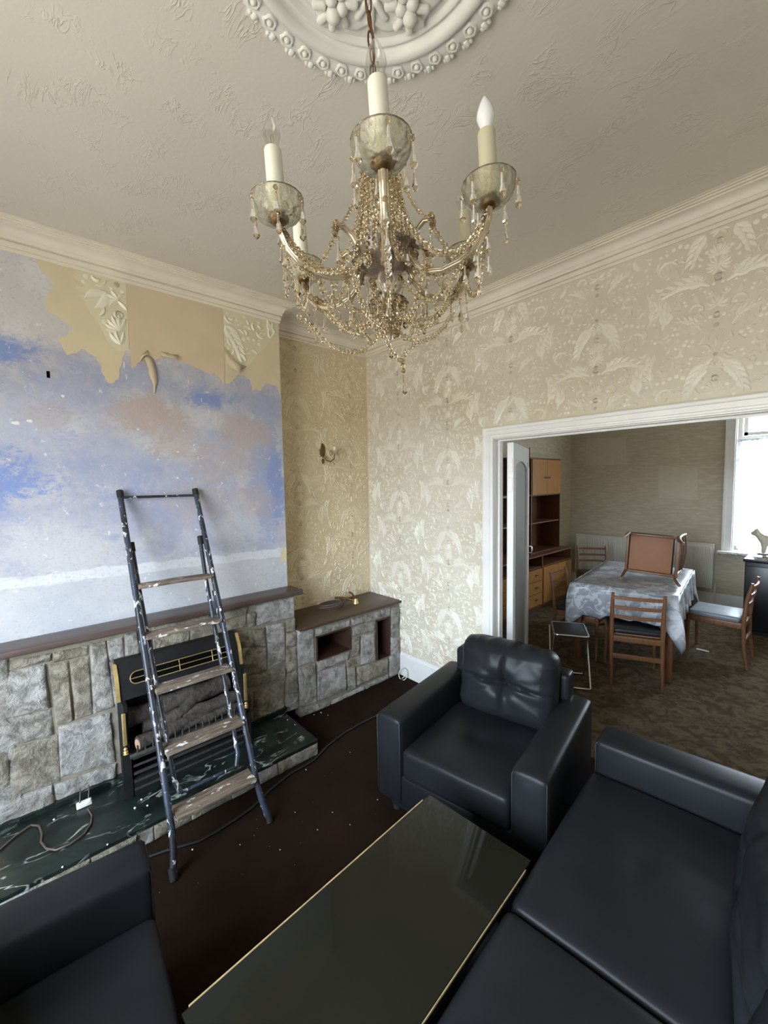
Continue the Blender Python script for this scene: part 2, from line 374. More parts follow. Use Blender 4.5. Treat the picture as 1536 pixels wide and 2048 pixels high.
    nt.links.new(mixrgb(nt, ramp_n(nt, noise_n(nt, v, 3, 3), .3, .7), (.0110,.0120,.0135), (.0160,.0176,.0200)), b.inputs['Base Color'])
    b.inputs['Roughness'].default_value = .36; b.inputs['Specular IOR Level'].default_value = .13
    bump_n(nt, b, math_n(nt, 'ADD', vor_n(nt, v, 330, 'DISTANCE_TO_EDGE'), math_n(nt, 'MULTIPLY', noise_n(nt, v, 10, 3), .6)), .12, .002); M['leather'] = m
    M['stitch'] = plain('stitch', (.004,.005,.007), .6)
    m, nt, b = new_mat('black_glass'); setc(b, (.012,.012,.008)); b.inputs['Roughness'].default_value = .05; b.inputs['Specular IOR Level'].default_value = .2; M['black_glass'] = m
    M['black_lacquer'] = plain('black_lacquer', (.012,.012,.014), .3)
    M['gold_edge'] = plain('gold_edge', (.52,.38,.20), .45, .3, var=.2, vscale=40)
    M['brass'] = plain('brass', (.80,.58,.25), .36, .8, var=.15, vscale=30)
    M['old_brass'] = plain('old_brass', (.20,.12,.05), .42, .9, var=.3, vscale=40)
    M['bronze_rod'] = plain('bronze_rod', (.24,.13,.075), .35, .9)
    M['chrome'] = plain('chrome', (.75,.75,.76), .18, 1.0)
    M['fire_black'] = plain('fire_black', (.012,.0125,.013), .55, var=.2, spec=.2)
    M['fire_grey'] = plain('fire_grey', (.06,.058,.054), .55, .3, var=.3, vscale=50)
    M['log_bark'] = plain('log_bark', (.055,.046,.038), .85, var=.45, vscale=35, bump=.9, bscale=45, bdist=.01)
    M['log_end'] = plain('log_end', (.42,.27,.17), .8, var=.15, vscale=50)
    # paint-spattered blue-black ladder tube
    m, nt, b = new_mat('ladder_paint'); v = coords(nt)
    cc = mixrgb(nt, ramp_n(nt, noise_n(nt, v, 9, 3), .4, .6), (.018,.021,.026), (.036,.046,.075))
    spl = ramp_n(nt, noise_n(nt, coords(nt, (1, 1, .55)), 34, 4, .62, .6), .585, .61)
    nt.links.new(mixrgb(nt, spl, cc, (.72,.73,.74)), b.inputs['Base Color'])
    b.inputs['Roughness'].default_value = .38; b.inputs['Metallic'].default_value = 0; M['ladder_paint'] = m
    M['rubber'] = plain('rubber', (.012,.012,.012), .7)
    M['paint_chip'] = plain('paint_chip', (.78,.77,.72), .6)
    M['white_plastic'] = plain('white_plastic', (.76,.75,.70), .4)
    M['radiator_white'] = plain('radiator_white', (.72,.69,.60), .4, var=.04)
    # chandelier glass and fittings
    m, nt, b = new_mat('crystal'); setc(b, (.88,.76,.56)); b.inputs['Roughness'].default_value = .02; b.inputs['IOR'].default_value = 1.52
    b.inputs['Transmission Weight'].default_value = .97; b.inputs['Specular IOR Level'].default_value = .9; M['crystal'] = m
    m, nt, b = new_mat('amber_glass'); setc(b, (.88,.86,.74)); b.inputs['Roughness'].default_value = .30; b.inputs['IOR'].default_value = 1.3
    b.inputs['Transmission Weight'].default_value = .92; bump_n(nt, b, math_n(nt, 'ADD', vor_n(nt, coords(nt), 70), noise_n(nt, coords(nt), 90, 3)), .9, .006); M['amber_glass'] = m
    m, nt, b = new_mat('smoke_glass'); setc(b, (.40,.32,.26)); b.inputs['Roughness'].default_value = .06; b.inputs['Transmission Weight'].default_value = .7; M['smoke_glass'] = m
    m, nt, b = new_mat('arm_glass'); setc(b, (.58,.48,.34)); b.inputs['Roughness'].default_value = .12; b.inputs['Metallic'].default_value = .55; M['arm_glass'] = m
    m = bpy.data.materials.new('clear_bulb'); m.use_nodes = True; nt = m.node_tree; nt.nodes.clear()
    o_ = nt.nodes.new('ShaderNodeOutputMaterial'); mx = nt.nodes.new('ShaderNodeMixShader'); tr = nt.nodes.new('ShaderNodeBsdfTransparent'); gl = nt.nodes.new('ShaderNodeBsdfGlossy'); lw = nt.nodes.new('ShaderNodeLayerWeight')
    lw.inputs[0].default_value = .35; tr.inputs[0].default_value = (.93,.93,.92,1); gl.inputs['Roughness'].default_value = .03; gl.inputs[0].default_value = (.9,.9,.9,1)
    nt.links.new(math_n(nt, 'ADD', .05, math_n(nt, 'MULTIPLY', lw.outputs['Facing'], .55)), mx.inputs[0]); nt.links.new(tr.outputs[0], mx.inputs[1]); nt.links.new(gl.outputs[0], mx.inputs[2]); nt.links.new(mx.outputs[0], o_.inputs[0]); M['clear_bulb'] = m
    M['opal_bulb'] = plain('opal_bulb', (.86,.88,.92), .25)
    M['candle_sleeve'] = plain('candle_sleeve', (.78,.78,.69), .45)
    M['candle_sleeve_old'] = plain('candle_sleeve_old', (.60,.57,.42), .5)
    M['filament'] = plain('filament', (.5,.48,.45), .4, .8)
    # thin window glass, lace
    m = bpy.data.materials.new('window_glass'); m.use_nodes = True; nt = m.node_tree; nt.nodes.clear()
    o_ = nt.nodes.new('ShaderNodeOutputMaterial'); mx = nt.nodes.new('ShaderNodeMixShader'); tr = nt.nodes.new('ShaderNodeBsdfTransparent'); gl = nt.nodes.new('ShaderNodeBsdfGlossy')
    gl.inputs['Roughness'].default_value = .01; mx.inputs[0].default_value = .06
    nt.links.new(tr.outputs[0], mx.inputs[1]); nt.links.new(gl.outputs[0], mx.inputs[2]); nt.links.new(mx.outputs[0], o_.inputs[0]); M['window_glass'] = m
    m = bpy.data.materials.new('lace'); m.use_nodes = True; nt = m.node_tree; nt.nodes.clear()
    o_ = nt.nodes.new('ShaderNodeOutputMaterial'); mx = nt.nodes.new('ShaderNodeMixShader'); tr = nt.nodes.new('ShaderNodeBsdfTransparent'); mx2 = nt.nodes.new('ShaderNodeMixShader')
    df = nt.nodes.new('ShaderNodeBsdfDiffuse'); tl = nt.nodes.new('ShaderNodeBsdfTranslucent')
    df.inputs[0].default_value = (.80,.83,.86,1); tl.inputs[0].default_value = (.36,.42,.46,1); mx2.inputs[0].default_value = .5
    v = coords(nt); fl = ramp_n(nt, noise_n(nt, coords(nt, (1, 1, .8)), 26, 4, .6, 1.0), .52, .60)
    fac = math_n(nt, 'ADD', .55, math_n(nt, 'MULTIPLY', fl, .43))
    nt.links.new(fac, mx.inputs[0]); nt.links.new(tr.outputs[0], mx.inputs[1]); nt.links.new(mx2.outputs[0], mx.inputs[2])
    nt.links.new(df.outputs[0], mx2.inputs[1]); nt.links.new(tl.outputs[0], mx2.inputs[2]); nt.links.new(mx.outputs[0], o_.inputs[0]); M['lace'] = m
    m, nt, b = new_mat('frosted_pane'); setc(b, (.50,.53,.50)); b.inputs['Roughness'].default_value = .35; b.inputs['Transmission Weight'].default_value = .6
    bump_n(nt, b, noise_n(nt, coords(nt), 60, 3), .5, .004); M['frosted_pane'] = m
    # satin tablecloth with woven figures
    m, nt, b = new_mat('satin_cloth'); v = coords(nt)
    fig = ramp_n(nt, noise_n(nt, v, 13, 4, .6, 1.0), .47, .54)
    nt.links.new(mixrgb(nt, fig, (.27,.285,.32), (.50,.52,.56)), b.inputs['Base Color'])
    nt.links.new(math_n(nt, 'ADD', .30, math_n(nt, 'MULTIPLY', fig, .18)), b.inputs['Roughness']); b.inputs['Specular IOR Level'].default_value = .6
    bump_n(nt, b, noise_n(nt, v, 30, 3), .15, .003); M['satin_cloth'] = m
    M['seat_black'] = plain('seat_black', (.016,.017,.020), .42)
    M['seat_grey'] = plain('seat_grey', (.23,.27,.30), .36, var=.1, vscale=18)
    M['seat_board'] = plain('seat_board', (.33,.15,.075), .6, var=.06, vscale=10)
    M['cream_ceramic'] = plain('cream_ceramic', (.66,.60,.48), .35, var=.08)
    M['cable_black'] = plain('cable_black', (.010,.010,.011), .5)
    M['cable_brown'] = plain('cable_brown', (.10,.075,.06), .5)
    M['plaster_crumb'] = plain('plaster_crumb', (.40,.40,.33), .9, var=.4, vscale=40)
make_materials()
# ------------------------------------------------------------------ damask relief motif
def leaf_strip(pts, wid, dome=.0060):
    """a domed, pointed strip along a 2d spine -> (verts (u,v,h), faces)"""
    n = len(pts); vs = []; fs = []
    for i, (u, v) in enumerate(pts):
        a = pts[max(i-1, 0)]; b = pts[min(i+1, n-1)]; dx, dy = b[0]-a[0], b[1]-a[1]; L = math.hypot(dx, dy) or 1
        nx, ny = -dy/L, dx/L; w = wid[i]
        vs += [(u+nx*w, v+ny*w, .0002), (u+nx*w*.3, v+ny*w*.3, dome), (u-nx*w, v-ny*w, .0002)]
    for i in range(n-1):
        k = 3*i; fs += [(k, k+1, k+4, k+3), (k+1, k+2, k+5, k+4)]
    return vs, fs
def scroll(c, r0, a0, turn, w, n=9, shrink=.35):
    pts = []; wid = []
    for i in range(n):
        t = i/(n-1); r = r0*(1-(1-shrink)*t); a = a0+turn*t
        pts.append((c[0]+r*math.cos(a), c[1]+r*math.sin(a))); wid.append(w*(math.sin(PI*min(1, t*.86+.1))**.7)*(1-.5*t)+.0004)
    return leaf_strip(pts, wid)
def petal(p, ang, L, w, curve=0.0, n=5):
    pts = []; wid = []
    for i in range(n):
        t = i/(n-1); a = ang+curve*t; pts.append((p[0]+L*t*math.cos(a), p[1]+L*t*math.sin(a))); wid.append(w*math.sin(PI*(t*.92+.06))**.8+.0003)
    return leaf_strip(pts, wid)
def ring(c, r, w=.0045, n=10):
    pts = [(c[0]+r*math.cos(2*PI*i/n), c[1]+r*math.sin(2*PI*i/n)) for i in range(n+1)]
    return leaf_strip(pts, [w]*(n+1))
def dot(c, r, n=8):
    vs = [(c[0], c[1], .003)]+[(c[0]+r*math.cos(2*PI*i/n), c[1]+r*math.sin(2*PI*i/n), .0002) for i in range(n)]
    return vs, [(0, 1+i, 1+(i+1) % n) for i in range(n)]
def acanthus(p, ang, L, w, curve, lobes=5):
    out = [petal(p, ang, L, w*.32, curve, 7)]
    for i in range(1, lobes+1):
        t = i/(lobes+1); a = ang+curve*t; q = (p[0]+L*t*math.cos(a), p[1]+L*t*math.sin(a)); l = L*.42*(1-.55*t)
        for sgn in (-1, 1): out.append(petal(q, a+sgn*.75, l, w*.30*(1-.4*t), -sgn*.5))
    return out
TW, TH = .535, .62
def damask_half():
    """elements of the right half (u >= 0) of one repeat, v from 0 to TH"""
    E = []
    E += acanthus((.012, .50), R(-42), .20, .050, -.35, 5)           # big leaf wings below the crown
    E += acanthus((.03, .215), R(38), .20, .045, -.7, 5)               # leaf sweeping up and out
    E += acanthus((.22, .05), R(110), .20, .042, -.7, 5)
    E += acanthus((.25, .40), R(60), .17, .038, .6, 4)
    E += acanthus((.055, .02), R(60), .13, .032, -.5, 4)
    E += [scroll((.205, .345), .048, R(160), R(-330), .010), scroll((.165, .555), .040, R(20), R(330), .009), scroll((.085, .115), .036, R(200), R(-320), .008), scroll((.235, .185), .040, R(250), R(330), .009)]
    for k in range(5): E.append(petal((.0, .345), R(90-22*k-10), .060-.004*k, .008, .15))      # fan
    for k in range(6): E.append(petal((.0, .300), R(-75+26*k), .050, .008, .35))
    for k in range(4): E.append(petal((.0, .455), R(75-34*k), .038, .007, -.3))
    for k in range(4): E.append(petal((.0, .120), R(80-38*k), .046, .008, .4))
    E += [ring((.062, .262), .016), dot((.062, .262), .007), ring((.105, .285), .015), dot((.105, .285), .006), ring((.0, .245), .017), dot((.0, .245), .008), ring((.030, .178), .014), dot((.030, .178), .006)]
    for k in range(5): E.append(dot((.125+.030*k*.9, .430+.012*math.sin(k*1.3)), .0115-.0008*k))
    for k in range(4): E.append(dot((.090+.034*k, .595-.008*k), .0095))
    for k in range(7): E.append(petal((.135+.020*k, .150+.022*math.sin(k*2.1)), R(40+55*k), .036, .0065, .5))
    for k in range(6): E.append(petal((.06+.034*k, .37+.018*math.cos(k*1.9)), R(150-47*k), .034, .006, -.6))
    for k in range(6): E.append(petal((.045+.036*k, .055+.02*math.cos(k*2.3)), R(20+70*k), .034, .006, .6))
    E += [petal((.0, .545), R(90), .050, .010), petal((.02, .545), R(62), .042, .008, -.5), dot((0, .515), .010), dot((.016, .495), .007), ring((.0, .405), .013), ring((.0, .075), .012), dot((.0, .03), .011)]
    # small leaves and berries fill the ground between
    occ = set(); g = .009
    def mark(vs):
        for i in range(0, len(vs)-1):
            (u0, v0, _), (u1, v1, _) = vs[i], vs[i+1]; n = max(1, int(math.hypot(u1-u0, v1-v0)/.004))
            for q in range(n+1): occ.add((int((u0+(u1-u0)*q/n)/g), int(((v0+(v1-v0)*q/n) % TH)/g)))
    for vs, fs in E: mark(vs)
    rr = random.Random(7)
    for it in range(900):
        u, v = rr.uniform(.006, TW/2-.004), rr.uniform(0, TH); L = rr.uniform(.024, .055); a = 5.5*noise.noise(Vector((u*11, v*11, 4.2)))+rr.choice((0, PI))+rr.uniform(-.3, .3); cvt = rr.choice((.8, 1.3))*(1 if noise.noise(Vector((u*14, v*14, 9))) > 0 else -1)
        e = petal((u, v), a, L, rr.uniform(.005, .009), cvt, 6) if rr.random() < .8 else dot((u, v), rr.uniform(.005, .009))
        cells = [(int(x/g), int((y % TH)/g)) for x, y, _ in e[0]]
        if any(x < .002 or x > TW/2+.006 for x, _, _ in e[0]) or sum(c in occ for c in cells) > 1: continue
        E.append(e); mark(e[0])
    return E
def damask_tile():
    T = []
    for vs, fs in damask_half():
        T.append((vs, fs)); T.append(([(-u, v, h) for u, v, h in vs], [tuple(reversed(f)) for f in fs]))
    return T
TILE = damask_tile()
def damask(place, u0, u1, v0, v1, keep, phase=(0, 0), sc=1.0):
    """all the relief elements that lie inside keep(u, v); place(u, v, h) -> world point"""
    TWs, THs = TW*sc, TH*sc
    mb = MB(); i0 = int(math.floor((u0-phase[0])/TWs))-1; i1 = int(math.ceil((u1-phase[0])/TWs))+1
    for i in range(i0, i1+1):
        cu = phase[0]+i*TWs; dv = (THs/2 if i % 2 else 0)+phase[1]
        for j in range(int(math.floor((v0-dv)/THs))-1, int(math.ceil((v1-dv)/THs))+1):
            cv = dv+j*THs
            for vs, fs in TILE:
                a = [(cu+u*sc, cv+v*sc, h) for u, v, h in vs]
                if all(keep(p[0], p[1]) for p in (a[0], a[-1], a[len(a)//2], a[2])): mb.add([place(*p) for p in a], fs)
    return mb
def in_poly(poly):
    def f(x, y):
        c = False; n = len(poly)
        for i in range(n):
            x1, y1 = poly[i]; x2, y2 = poly[(i+1) % n]
            if (y1 > y) != (y2 > y) and x < (x2-x1)*(y-y1)/(y2-y1)+x1: c = not c
        return c
    return f

# ------------------------------------------------------------------ room shell
struct('floor', MB().box(XA-.15, XR+.1, YF-.1, (YB+YB2)/2, -.12, 0), 'brown_carpet')
struct('floor', MB().box(XA-.15, XR+.1, (YB+YB2)/2, YW+.2, -.12, 0), 'dining_carpet')
struct('ceiling', MB().box(XA-.15, XR+.1, YF-.1, YB2, ZC, ZC+.12), 'ceiling_plaster')
struct('ceiling', MB().box(XA-.15, XR+.1, YB2, YW+.2, ZC, ZC+.12), 'plaster')
wl_ = struct('wall_left', MB().box(XA-.15, XA, YF, YB2, 0, ZC), 'alcove_ground')
wc_ = struct('wall_chimney', MB().box(XA, XC, YC0, YC1, 0, ZC), 'stripped_plaster')
# the side of the chimney breast still wears wallpaper
side = MB().box(XA, XC-.0005, YC1, YC1+.0015, 0, ZC-.02)
struct('wallpaper_side', side, 'alcove_ground', wc_)
mb = MB().box(XA-.15, XDL-.02, YB, YB2, 0, ZC); mb.box(XDL-.02, XDR+.02, YB, YB2, ZDH+.02, ZC); mb.box(XDR+.02, XR+.1, YB, YB2, 0, ZC)
wb_ = struct('wall_back', mb, 'paper_ground')
struct('wall_right', MB().box(XR, XR+.1, YF, YB, 0, ZC), 'paper_ground')
WFX0, WFX1, WFZ0, WFZ1 = -1.80, 0.20, .40, 2.40                       # front bay window
mb = MB().box(XA-.15, WFX0, YF-.2, YF, 0, ZC); mb.box(WFX1, XR+.1, YF-.2, YF, 0, ZC); mb.box(WFX0, WFX1, YF-.2, YF, 0, WFZ0); mb.box(WFX0, WFX1, YF-.2, YF, WFZ1, ZC)
struct('wall_front', mb, 'paper_ground')
struct('wall_left', MB().box(XA-.15, XA-.01, YB2, YW, 0, ZC), 'dining_paper')
struct('wall_right', MB().box(XR2, XR2+.1, YB2, YW, 0, ZC), 'dining_paper')
WX0, WX1, WZ0, WZ1 = -.93, .62, .76, 2.60                             # dining room window
mb = MB().box(XA-.15, WX0, YW, YW+.22, 0, ZC); mb.box(WX1, XR2+.1, YW, YW+.22, 0, ZC); mb.box(WX0, WX1, YW, YW+.22, 0, WZ0); mb.box(WX0, WX1, YW, YW+.22, WZ1, ZC)
wf_ = struct('wall_far', mb, 'dining_paper')
# pale rectangles where pictures hung on the far wall
def ghost(px):
    q = [on(u, v, 1, YW) for u, v in px]; poly = [(p.x, p.z) for p in q]
    struct('picture_ghost', MB().prism(poly, lambda p: (p[0], YW-.0008, p[1]), lambda p: (p[0], YW, p[1])), 'dining_paper_clean', wf_)
ghost([(1174, 877), (1252, 875), (1254, 929), (1170, 931)]); ghost([(1316, 930), (1395, 938), (1396, 1000), (1318, 996)])

# relief of the wallpaper
door_out = (XDL-.078, ZDH+.085)
o = struct('wallpaper_relief', damask(lambda u, v, h: (u, YB-h, v), XA, XR, .2, 2.845, lambda u, v: XA+.004 < u < XR-.01 and .205 < v < 2.846 and not (u > door_out[0]-.004 and v < door_out[1]+.004), (-2.033, 1.45)), 'paper_leaf', wb_, 60); o['kind'] = 'stuff'
o = struct('wallpaper_relief', damask(lambda u, v, h: (XA+h, u, v), YC1, YB, .6, 2.845, lambda u, v: YC1+.006 < u < YB-.004 and .66 < v < 2.846, (1.75, 1.3)), 'alcove_leaf', wl_, 60); o['kind'] = 'stuff'

# torn layers of paper on the chimney breast
def cyz(pts, ox, oy, s): return [(p.y, p.z) for p in (on(ox+a/s, oy+b/s, 0, XC) for a, b in pts)]
def jag(poly, seed=1, amp=.006, straight=lambda p, q: False):
    out = []; rr = random.Random(seed)
    for i, p in enumerate(poly):
        q = poly[(i+1) % len(poly)]; L = math.hypot(q[0]-p[0], q[1]-p[1]); out.append(p)
        if p[1] > 2.80 and q[1] > 2.80 or (abs(p[0]-q[0]) < .02 and L > .15): continue
        n = int(L/.011); nx, ny = -(q[1]-p[1])/max(L, 1e-6), (q[0]-p[0])/max(L, 1e-6)
        for k in range(1, n):
            t = k/n; d = amp*(noise.noise(Vector((p[0]+(q[0]-p[0])*t, p[1]+(q[1]-p[1])*t, seed))*45)+.7*rr.uniform(-1, 1)); out.append((p[0]+(q[0]-p[0])*t+nx*d, p[1]+(q[1]-p[1])*t+ny*d))
    return out
def sheet(name, poly, mat, t0, t1, parent=wc_):
    return struct(name, MB().prism(poly, lambda p: (XC+t1, p[0], p[1]), lambda p: (XC+t0, p[0], p[1])), mat, parent)
A5 = [(370,95),(800,190),(1285,335),(1310,700),(1325,1000),(1280,1045),(1262,1085),(1225,1250),(1200,1330),(1165,1362),(1115,1366),(1075,1320),(1035,1225),(995,1105),(900,1055),(845,1012),(770,1060),(690,1080),(640,1005),(600,912),(680,880),(745,800),(690,752),(640,725),(600,690),(540,660),(470,612),(465,520),(480,440),(552,392),(540,330),(490,275),(430,228),(372,135)]
sheet('lining_paper', jag(cyz(A5, 0, 500, 5.12), 1), 'lining_paper', 0, .0016)
D5 = [(745,255),(800,200),(1285,332),(1322,1022),(1262,1045),(1200,1028),(1140,985),(1100,925),(1060,840),(1000,740),(920,640),(850,500),(815,478),(872,450),(905,458),(762,402),(775,370),(862,380),(830,335),(762,290)]
dp = jag(cyz(D5, 0, 500, 5.12), 4, .004); s = sheet('wallpaper_remnant', dp, 'remnant_ground', .0016, .0026)
k = in_poly(dp); o = struct('wallpaper_relief', damask(lambda u, v, h: (XC+.0028+h*1.4, u, v), min(p[0] for p in dp), max(p[0] for p in dp), min(p[1] for p in dp), max(p[1] for p in dp), k, (.50, 2.05), 1.5), 'remnant_leaf', wc_, 60); o['kind'] = 'stuff'
A6 = [(45,22),(870,232),(886,580),(892,892),(862,852),(800,792),(775,812),(740,792),(640,742),(500,692),(480,648),(420,640),(380,618),(340,668),(300,684),(255,655),(190,692),(150,712),(120,742),(96,760),(75,420)]
sheet('lining_paper', jag(cyz(A6, 240, 560, 4.267), 2), 'lining_paper_tan', 0, .0030)
A6b = [(872,232),(1352,352),(1356,470),(1368,985),(1332,892),(1290,900),(1242,880),(1215,920),(1190,952),(1160,930),(1130,942),(1110,852),(1060,812),(1005,806),(960,872),(900,892),(890,600)]
sheet('lining_paper', jag(cyz(A6b, 240, 560, 4.267), 3), 'lining_paper', 0, .0022)
D6 = [(872,236),(1352,350),(1322,482),(1240,565),(1170,645),(1095,732),(1050,742),(1000,705),(945,655),(888,572)]
dp = jag(cyz(D6, 240, 560, 4.267), 5, .004); sheet('wallpaper_remnant', dp, 'remnant_ground', .0022, .0032)
k = in_poly(dp); o = struct('wallpaper_relief', damask(lambda u, v, h: (XC+.0034+h*1.2, u, v), min(p[0] for p in dp), max(p[0] for p in dp), min(p[1] for p in dp), max(p[1] for p in dp), k, (1.05, 2.10), 1.35), 'remnant_leaf', wc_, 60); o['kind'] = 'stuff'
# curled flaps that hang off the wall
def flap(rows, mat, parent=wc_):
    P = [[Vector((XC+d, *cyz([(a, b)], 240, 560, 4.267)[0])) for a, b, d in row] for row in rows]
    o = struct('torn_flap', MB().grid(P), mat, parent, 60); md = o.modifiers.new('paper', 'SOLIDIFY'); md.thickness = .0012
flap([[(196,640,.004),(262,650,.004)],[(215,690,.007),(275,690,.009)],[(240,760,.010),(298,760,.014)],[(243,815,.011),(305,820,.016)],[(268,862,.009),(312,872,.013)],[(282,900,.006),(300,912,.010)],[(284,962,.004),(296,968,.007)]], 'lining_paper_tan')
flap([[(345,612,.003),(400,622,.003),(440,640,.003),(490,640,.003)],[(345,640,.020),(395,655,.026),(445,655,.026),(492,668,.018)],[(352,662,.030),(400,668,.034),(440,684,.030),(492,690,.022)]], 'lining_paper')
flap([[(160,690,.003),(185,640,.004),(235,600,.003)],[(165,700,.014),(198,655,.020),(240,640,.016)]], 'lining_paper')
flap([[(895,600,.003),(905,700,.003)],[(925,640,.010),(930,740,.006)],[(965,705,.030),(965,770,.016)],[(1012,752,.046),(1006,806,.022)]], 'lining_paper')
flap([[(890,575,.004),(985,700,.004),(1075,742,.004)],[(912,612,.012),(978,700,.014),(1062,748,.010)],[(945,680,.020),(1000,738,.020),(1035,756,.014)]], 'lining_paper_tan')
# nail hole and chips in the plaster
def chip(u, v, w, h, mat='dark_hole', t=.0006, name='plaster_hole'):
    p = on(u, v, 0, XC); struct(name, MB().box(XC-.0002, XC+t, p.y-w/2, p.y+w/2, p.z-h/2, p.z+h/2), mat, wc_)
chip(96.5, 749, .014, .034); chip(305, 905, .006, .03, 'lining_paper_tan')
for u, v, w, h in ((31,846,.055,.028), (60,842,.03,.022), (248,730,.008,.05), (253,755,.006,.06), (377,763,.005,.035), (403,800,.005,.03), (418,822,.005,.03), (125,792,.02,.02), (388,890,.008,.02), (356,904,.02,.012)):
    p = on(u, v, 0, XC); rr = random.Random(u)
    poly = [(p.y+w/2*math.cos(a)*rr.uniform(.5, 1), p.z+h/2*math.sin(a)*rr.uniform(.5, 1)) for a in [2*PI*i/7 for i in range(7)]]
    struct('paint_flake', MB().prism(poly, lambda q: (XC+.0016, q[0], q[1]), lambda q: (XC, q[0], q[1])), 'paint_chip', wc_)

# ------------------------------------------------------------------ cornice, skirting, architrave
PROF = [(0,2.845),(.008,2.845),(.008,2.858),(.004,2.860),(.004,2.863),(.013,2.865),(.013,2.889),(.006,2.8905),(.006,2.8945),(.022,2.896),(.022,2.912),(.027,2.915),(.031,2.928),(.041,2.940),(.056,2.946),(.072,2.947),(.072,2.9535),(.088,2.9535),(.088,2.959),(.103,2.959),(.103,2.963),(.121,2.963),(.121,ZC)]
def sweep(path, prof):
    """sweep (offset, height) along a polyline; offset to the right-hand side"""
    mb = MB(); P = []
    n = len(path)
    for i, p in enumerate(path):
        p = Vector((*p, 0)); a = Vector((*path[i-1], 0)) if i > 0 else None; b = Vector((*path[i+1], 0)) if i < n-1 else None
        ns = []
        if a is not None: d = (p-a).normalized(); ns.append(Vector((d.y, -d.x, 0)))
        if b is not None: d = (b-p).normalized(); ns.append(Vector((d.y, -d.x, 0)))
        m = ns[0] if len(ns) == 1 else (ns[0]+ns[1])/(1+ns[0].dot(ns[1]))
        P.append([p+m*d+Vector((0, 0, h)) for d, h in prof])
    return mb.grid(P)
path = [(XA, YF), (XA, YC0), (XC, YC0), (XC, YC1), (XA, YC1), (XA, YB), (XR, YB), (XR, YF), (XA, YF)]
struct('trim_1', sweep(path, PROF), 'cornice', None, 30)
struct('baseboard_back', sweep([(-2.575, YB), (XDL-.078, YB)], [(0,.205),(.008,.205),(.010,.19),(.018,.18),(.018,.0)]), 'white_gloss', None, 30)
struct('baseboard_back', sweep([(XDR+.078, YB), (XR, YB), (XR, YF)], [(0,.205),(.008,.205),(.010,.19),(.018,.18),(.018,.0)]), 'white_gloss', None, 30)
struct('baseboard_far', sweep([(XA-.01, YB2), (XA-.01, YW), (XR2, YW)], [(0,.18),(.010,.18),(.014,.16),(.018,.0)]), 'white_gloss', None, 30)
# architrave round the doorway: profile across its width (0 = outer edge), proud of the wall
def architrave(path, prof, y, sgn):
    mb = MB(); P = []
    for i, (x, z) in enumerate(path):
        dx, dz = [(-1, 0), (-1, 1), (1, 1), (1, 0)][i]
        P.append([(x+dx*(.074-w), y-sgn*t, z+(dz*(.080-w) if dz else 0)) for w, t in prof])
    return mb.grid(P)
AP = [(0,0),(0,.030),(.006,.034),(.018,.030),(.024,.024),(.050,.020),(.052,.014),(.062,.013),(.066,.018),(.074,.016),(.076,.0)]
struct('trim_2', architrave([(XDL, 0), (XDL, ZDH), (XDR, ZDH), (XDR, 0)], AP, YB, 1), 'white_gloss', None, 30)
mb = MB().box(XDL-.02, XDL, YB-.001, YB2+.001, 0, ZDH); mb.box(XDR, XDR+.02, YB-.001, YB2+.001, 0, ZDH); mb.box(XDL-.02, XDR+.02, YB-.001, YB2+.001, ZDH, ZDH+.02)
mb.box(XDL, XDL+.012, YB+.052, YB+.088, 0, ZDH-.012); mb.box(XDR-.012, XDR, YB+.052, YB+.088, 0, ZDH-.012); mb.box(XDL, XDR, YB+.052, YB+.088, ZDH-.012, ZDH)
struct('trim_3', mb, 'white_gloss')

# ------------------------------------------------------------------ ceiling rose
t = thing('ceiling_rose', 'large round cream plaster ceiling rose with berry clusters and studded scalloped rim', 'ceiling rose', (ROSE[0], ROSE[1], ZC))
NB = 38
def scal(a, i, r, z):
    if i in (1, 2): r += .009*math.cos(NB*a)+.005*math.cos(2*NB*a+1)+.003*math.cos(3*NB*a)
    return r, z
obj('disc', MB().lathe([(.34,0),(.382,0),(.382,-.006),(.372,-.013),(.357,-.018),(.340,-.019),(.327,-.016),(.322,-.012)], n=NB*8, fn=scal), 'plaster', t, 50)
obj('ring_moulding', MB().lathe([(.324,-.012),(.322,-.020),(.315,-.029),(.304,-.034),(.293,-.031),(.286,-.022),(.283,-.014),(.277,-.012),(.272,-.017),(.266,-.017),(.262,-.011),(.255,-.007)], n=96), 'plaster', t, 60)
A0 = R(171)
def wave(a, i, r, z):
    w = math.cos(6*(a-A0)); k = .016*w+.006*math.cos(18*(a-A0)); return (r+(k if i in (2, 3, 4) else 0), z)
obj('inner_field', MB().lathe([(.258,-.007),(.252,-.006),(.240,-.006),(.236,-.015),(.226,-.018),(.20,-.013),(.12,-.012),(.09,-.012),(.085,-.024),(.06,-.032),(.02,-.038),(.001,-.038)], n=144, fn=wave), 'plaster', t, 50)
boss = MB().sphere((0,0,-.021), .0085, 10, 6).mesh('boss', 'plaster', 60)
cup = MB().lathe([(.0095,-.018),(.012,-.0225),(.0155,-.0240),(.0185,-.022),(.020,-.018)], n=14, fn=lambda a, i, r, z: (r*(1+.10*math.cos(5*a)*(i > 1)), z)).mesh('boss_rim', 'plaster', 60)
lobe = MB().soft((0,0,-.014), (.011,.008,.008), .007, 2).soft((.004,.012,-.012), (.007,.005,.006), .005, 2).soft((.004,-.012,-.012), (.007,.005,.006), .005, 2).mesh('leaf_lobe', 'plaster', 60)
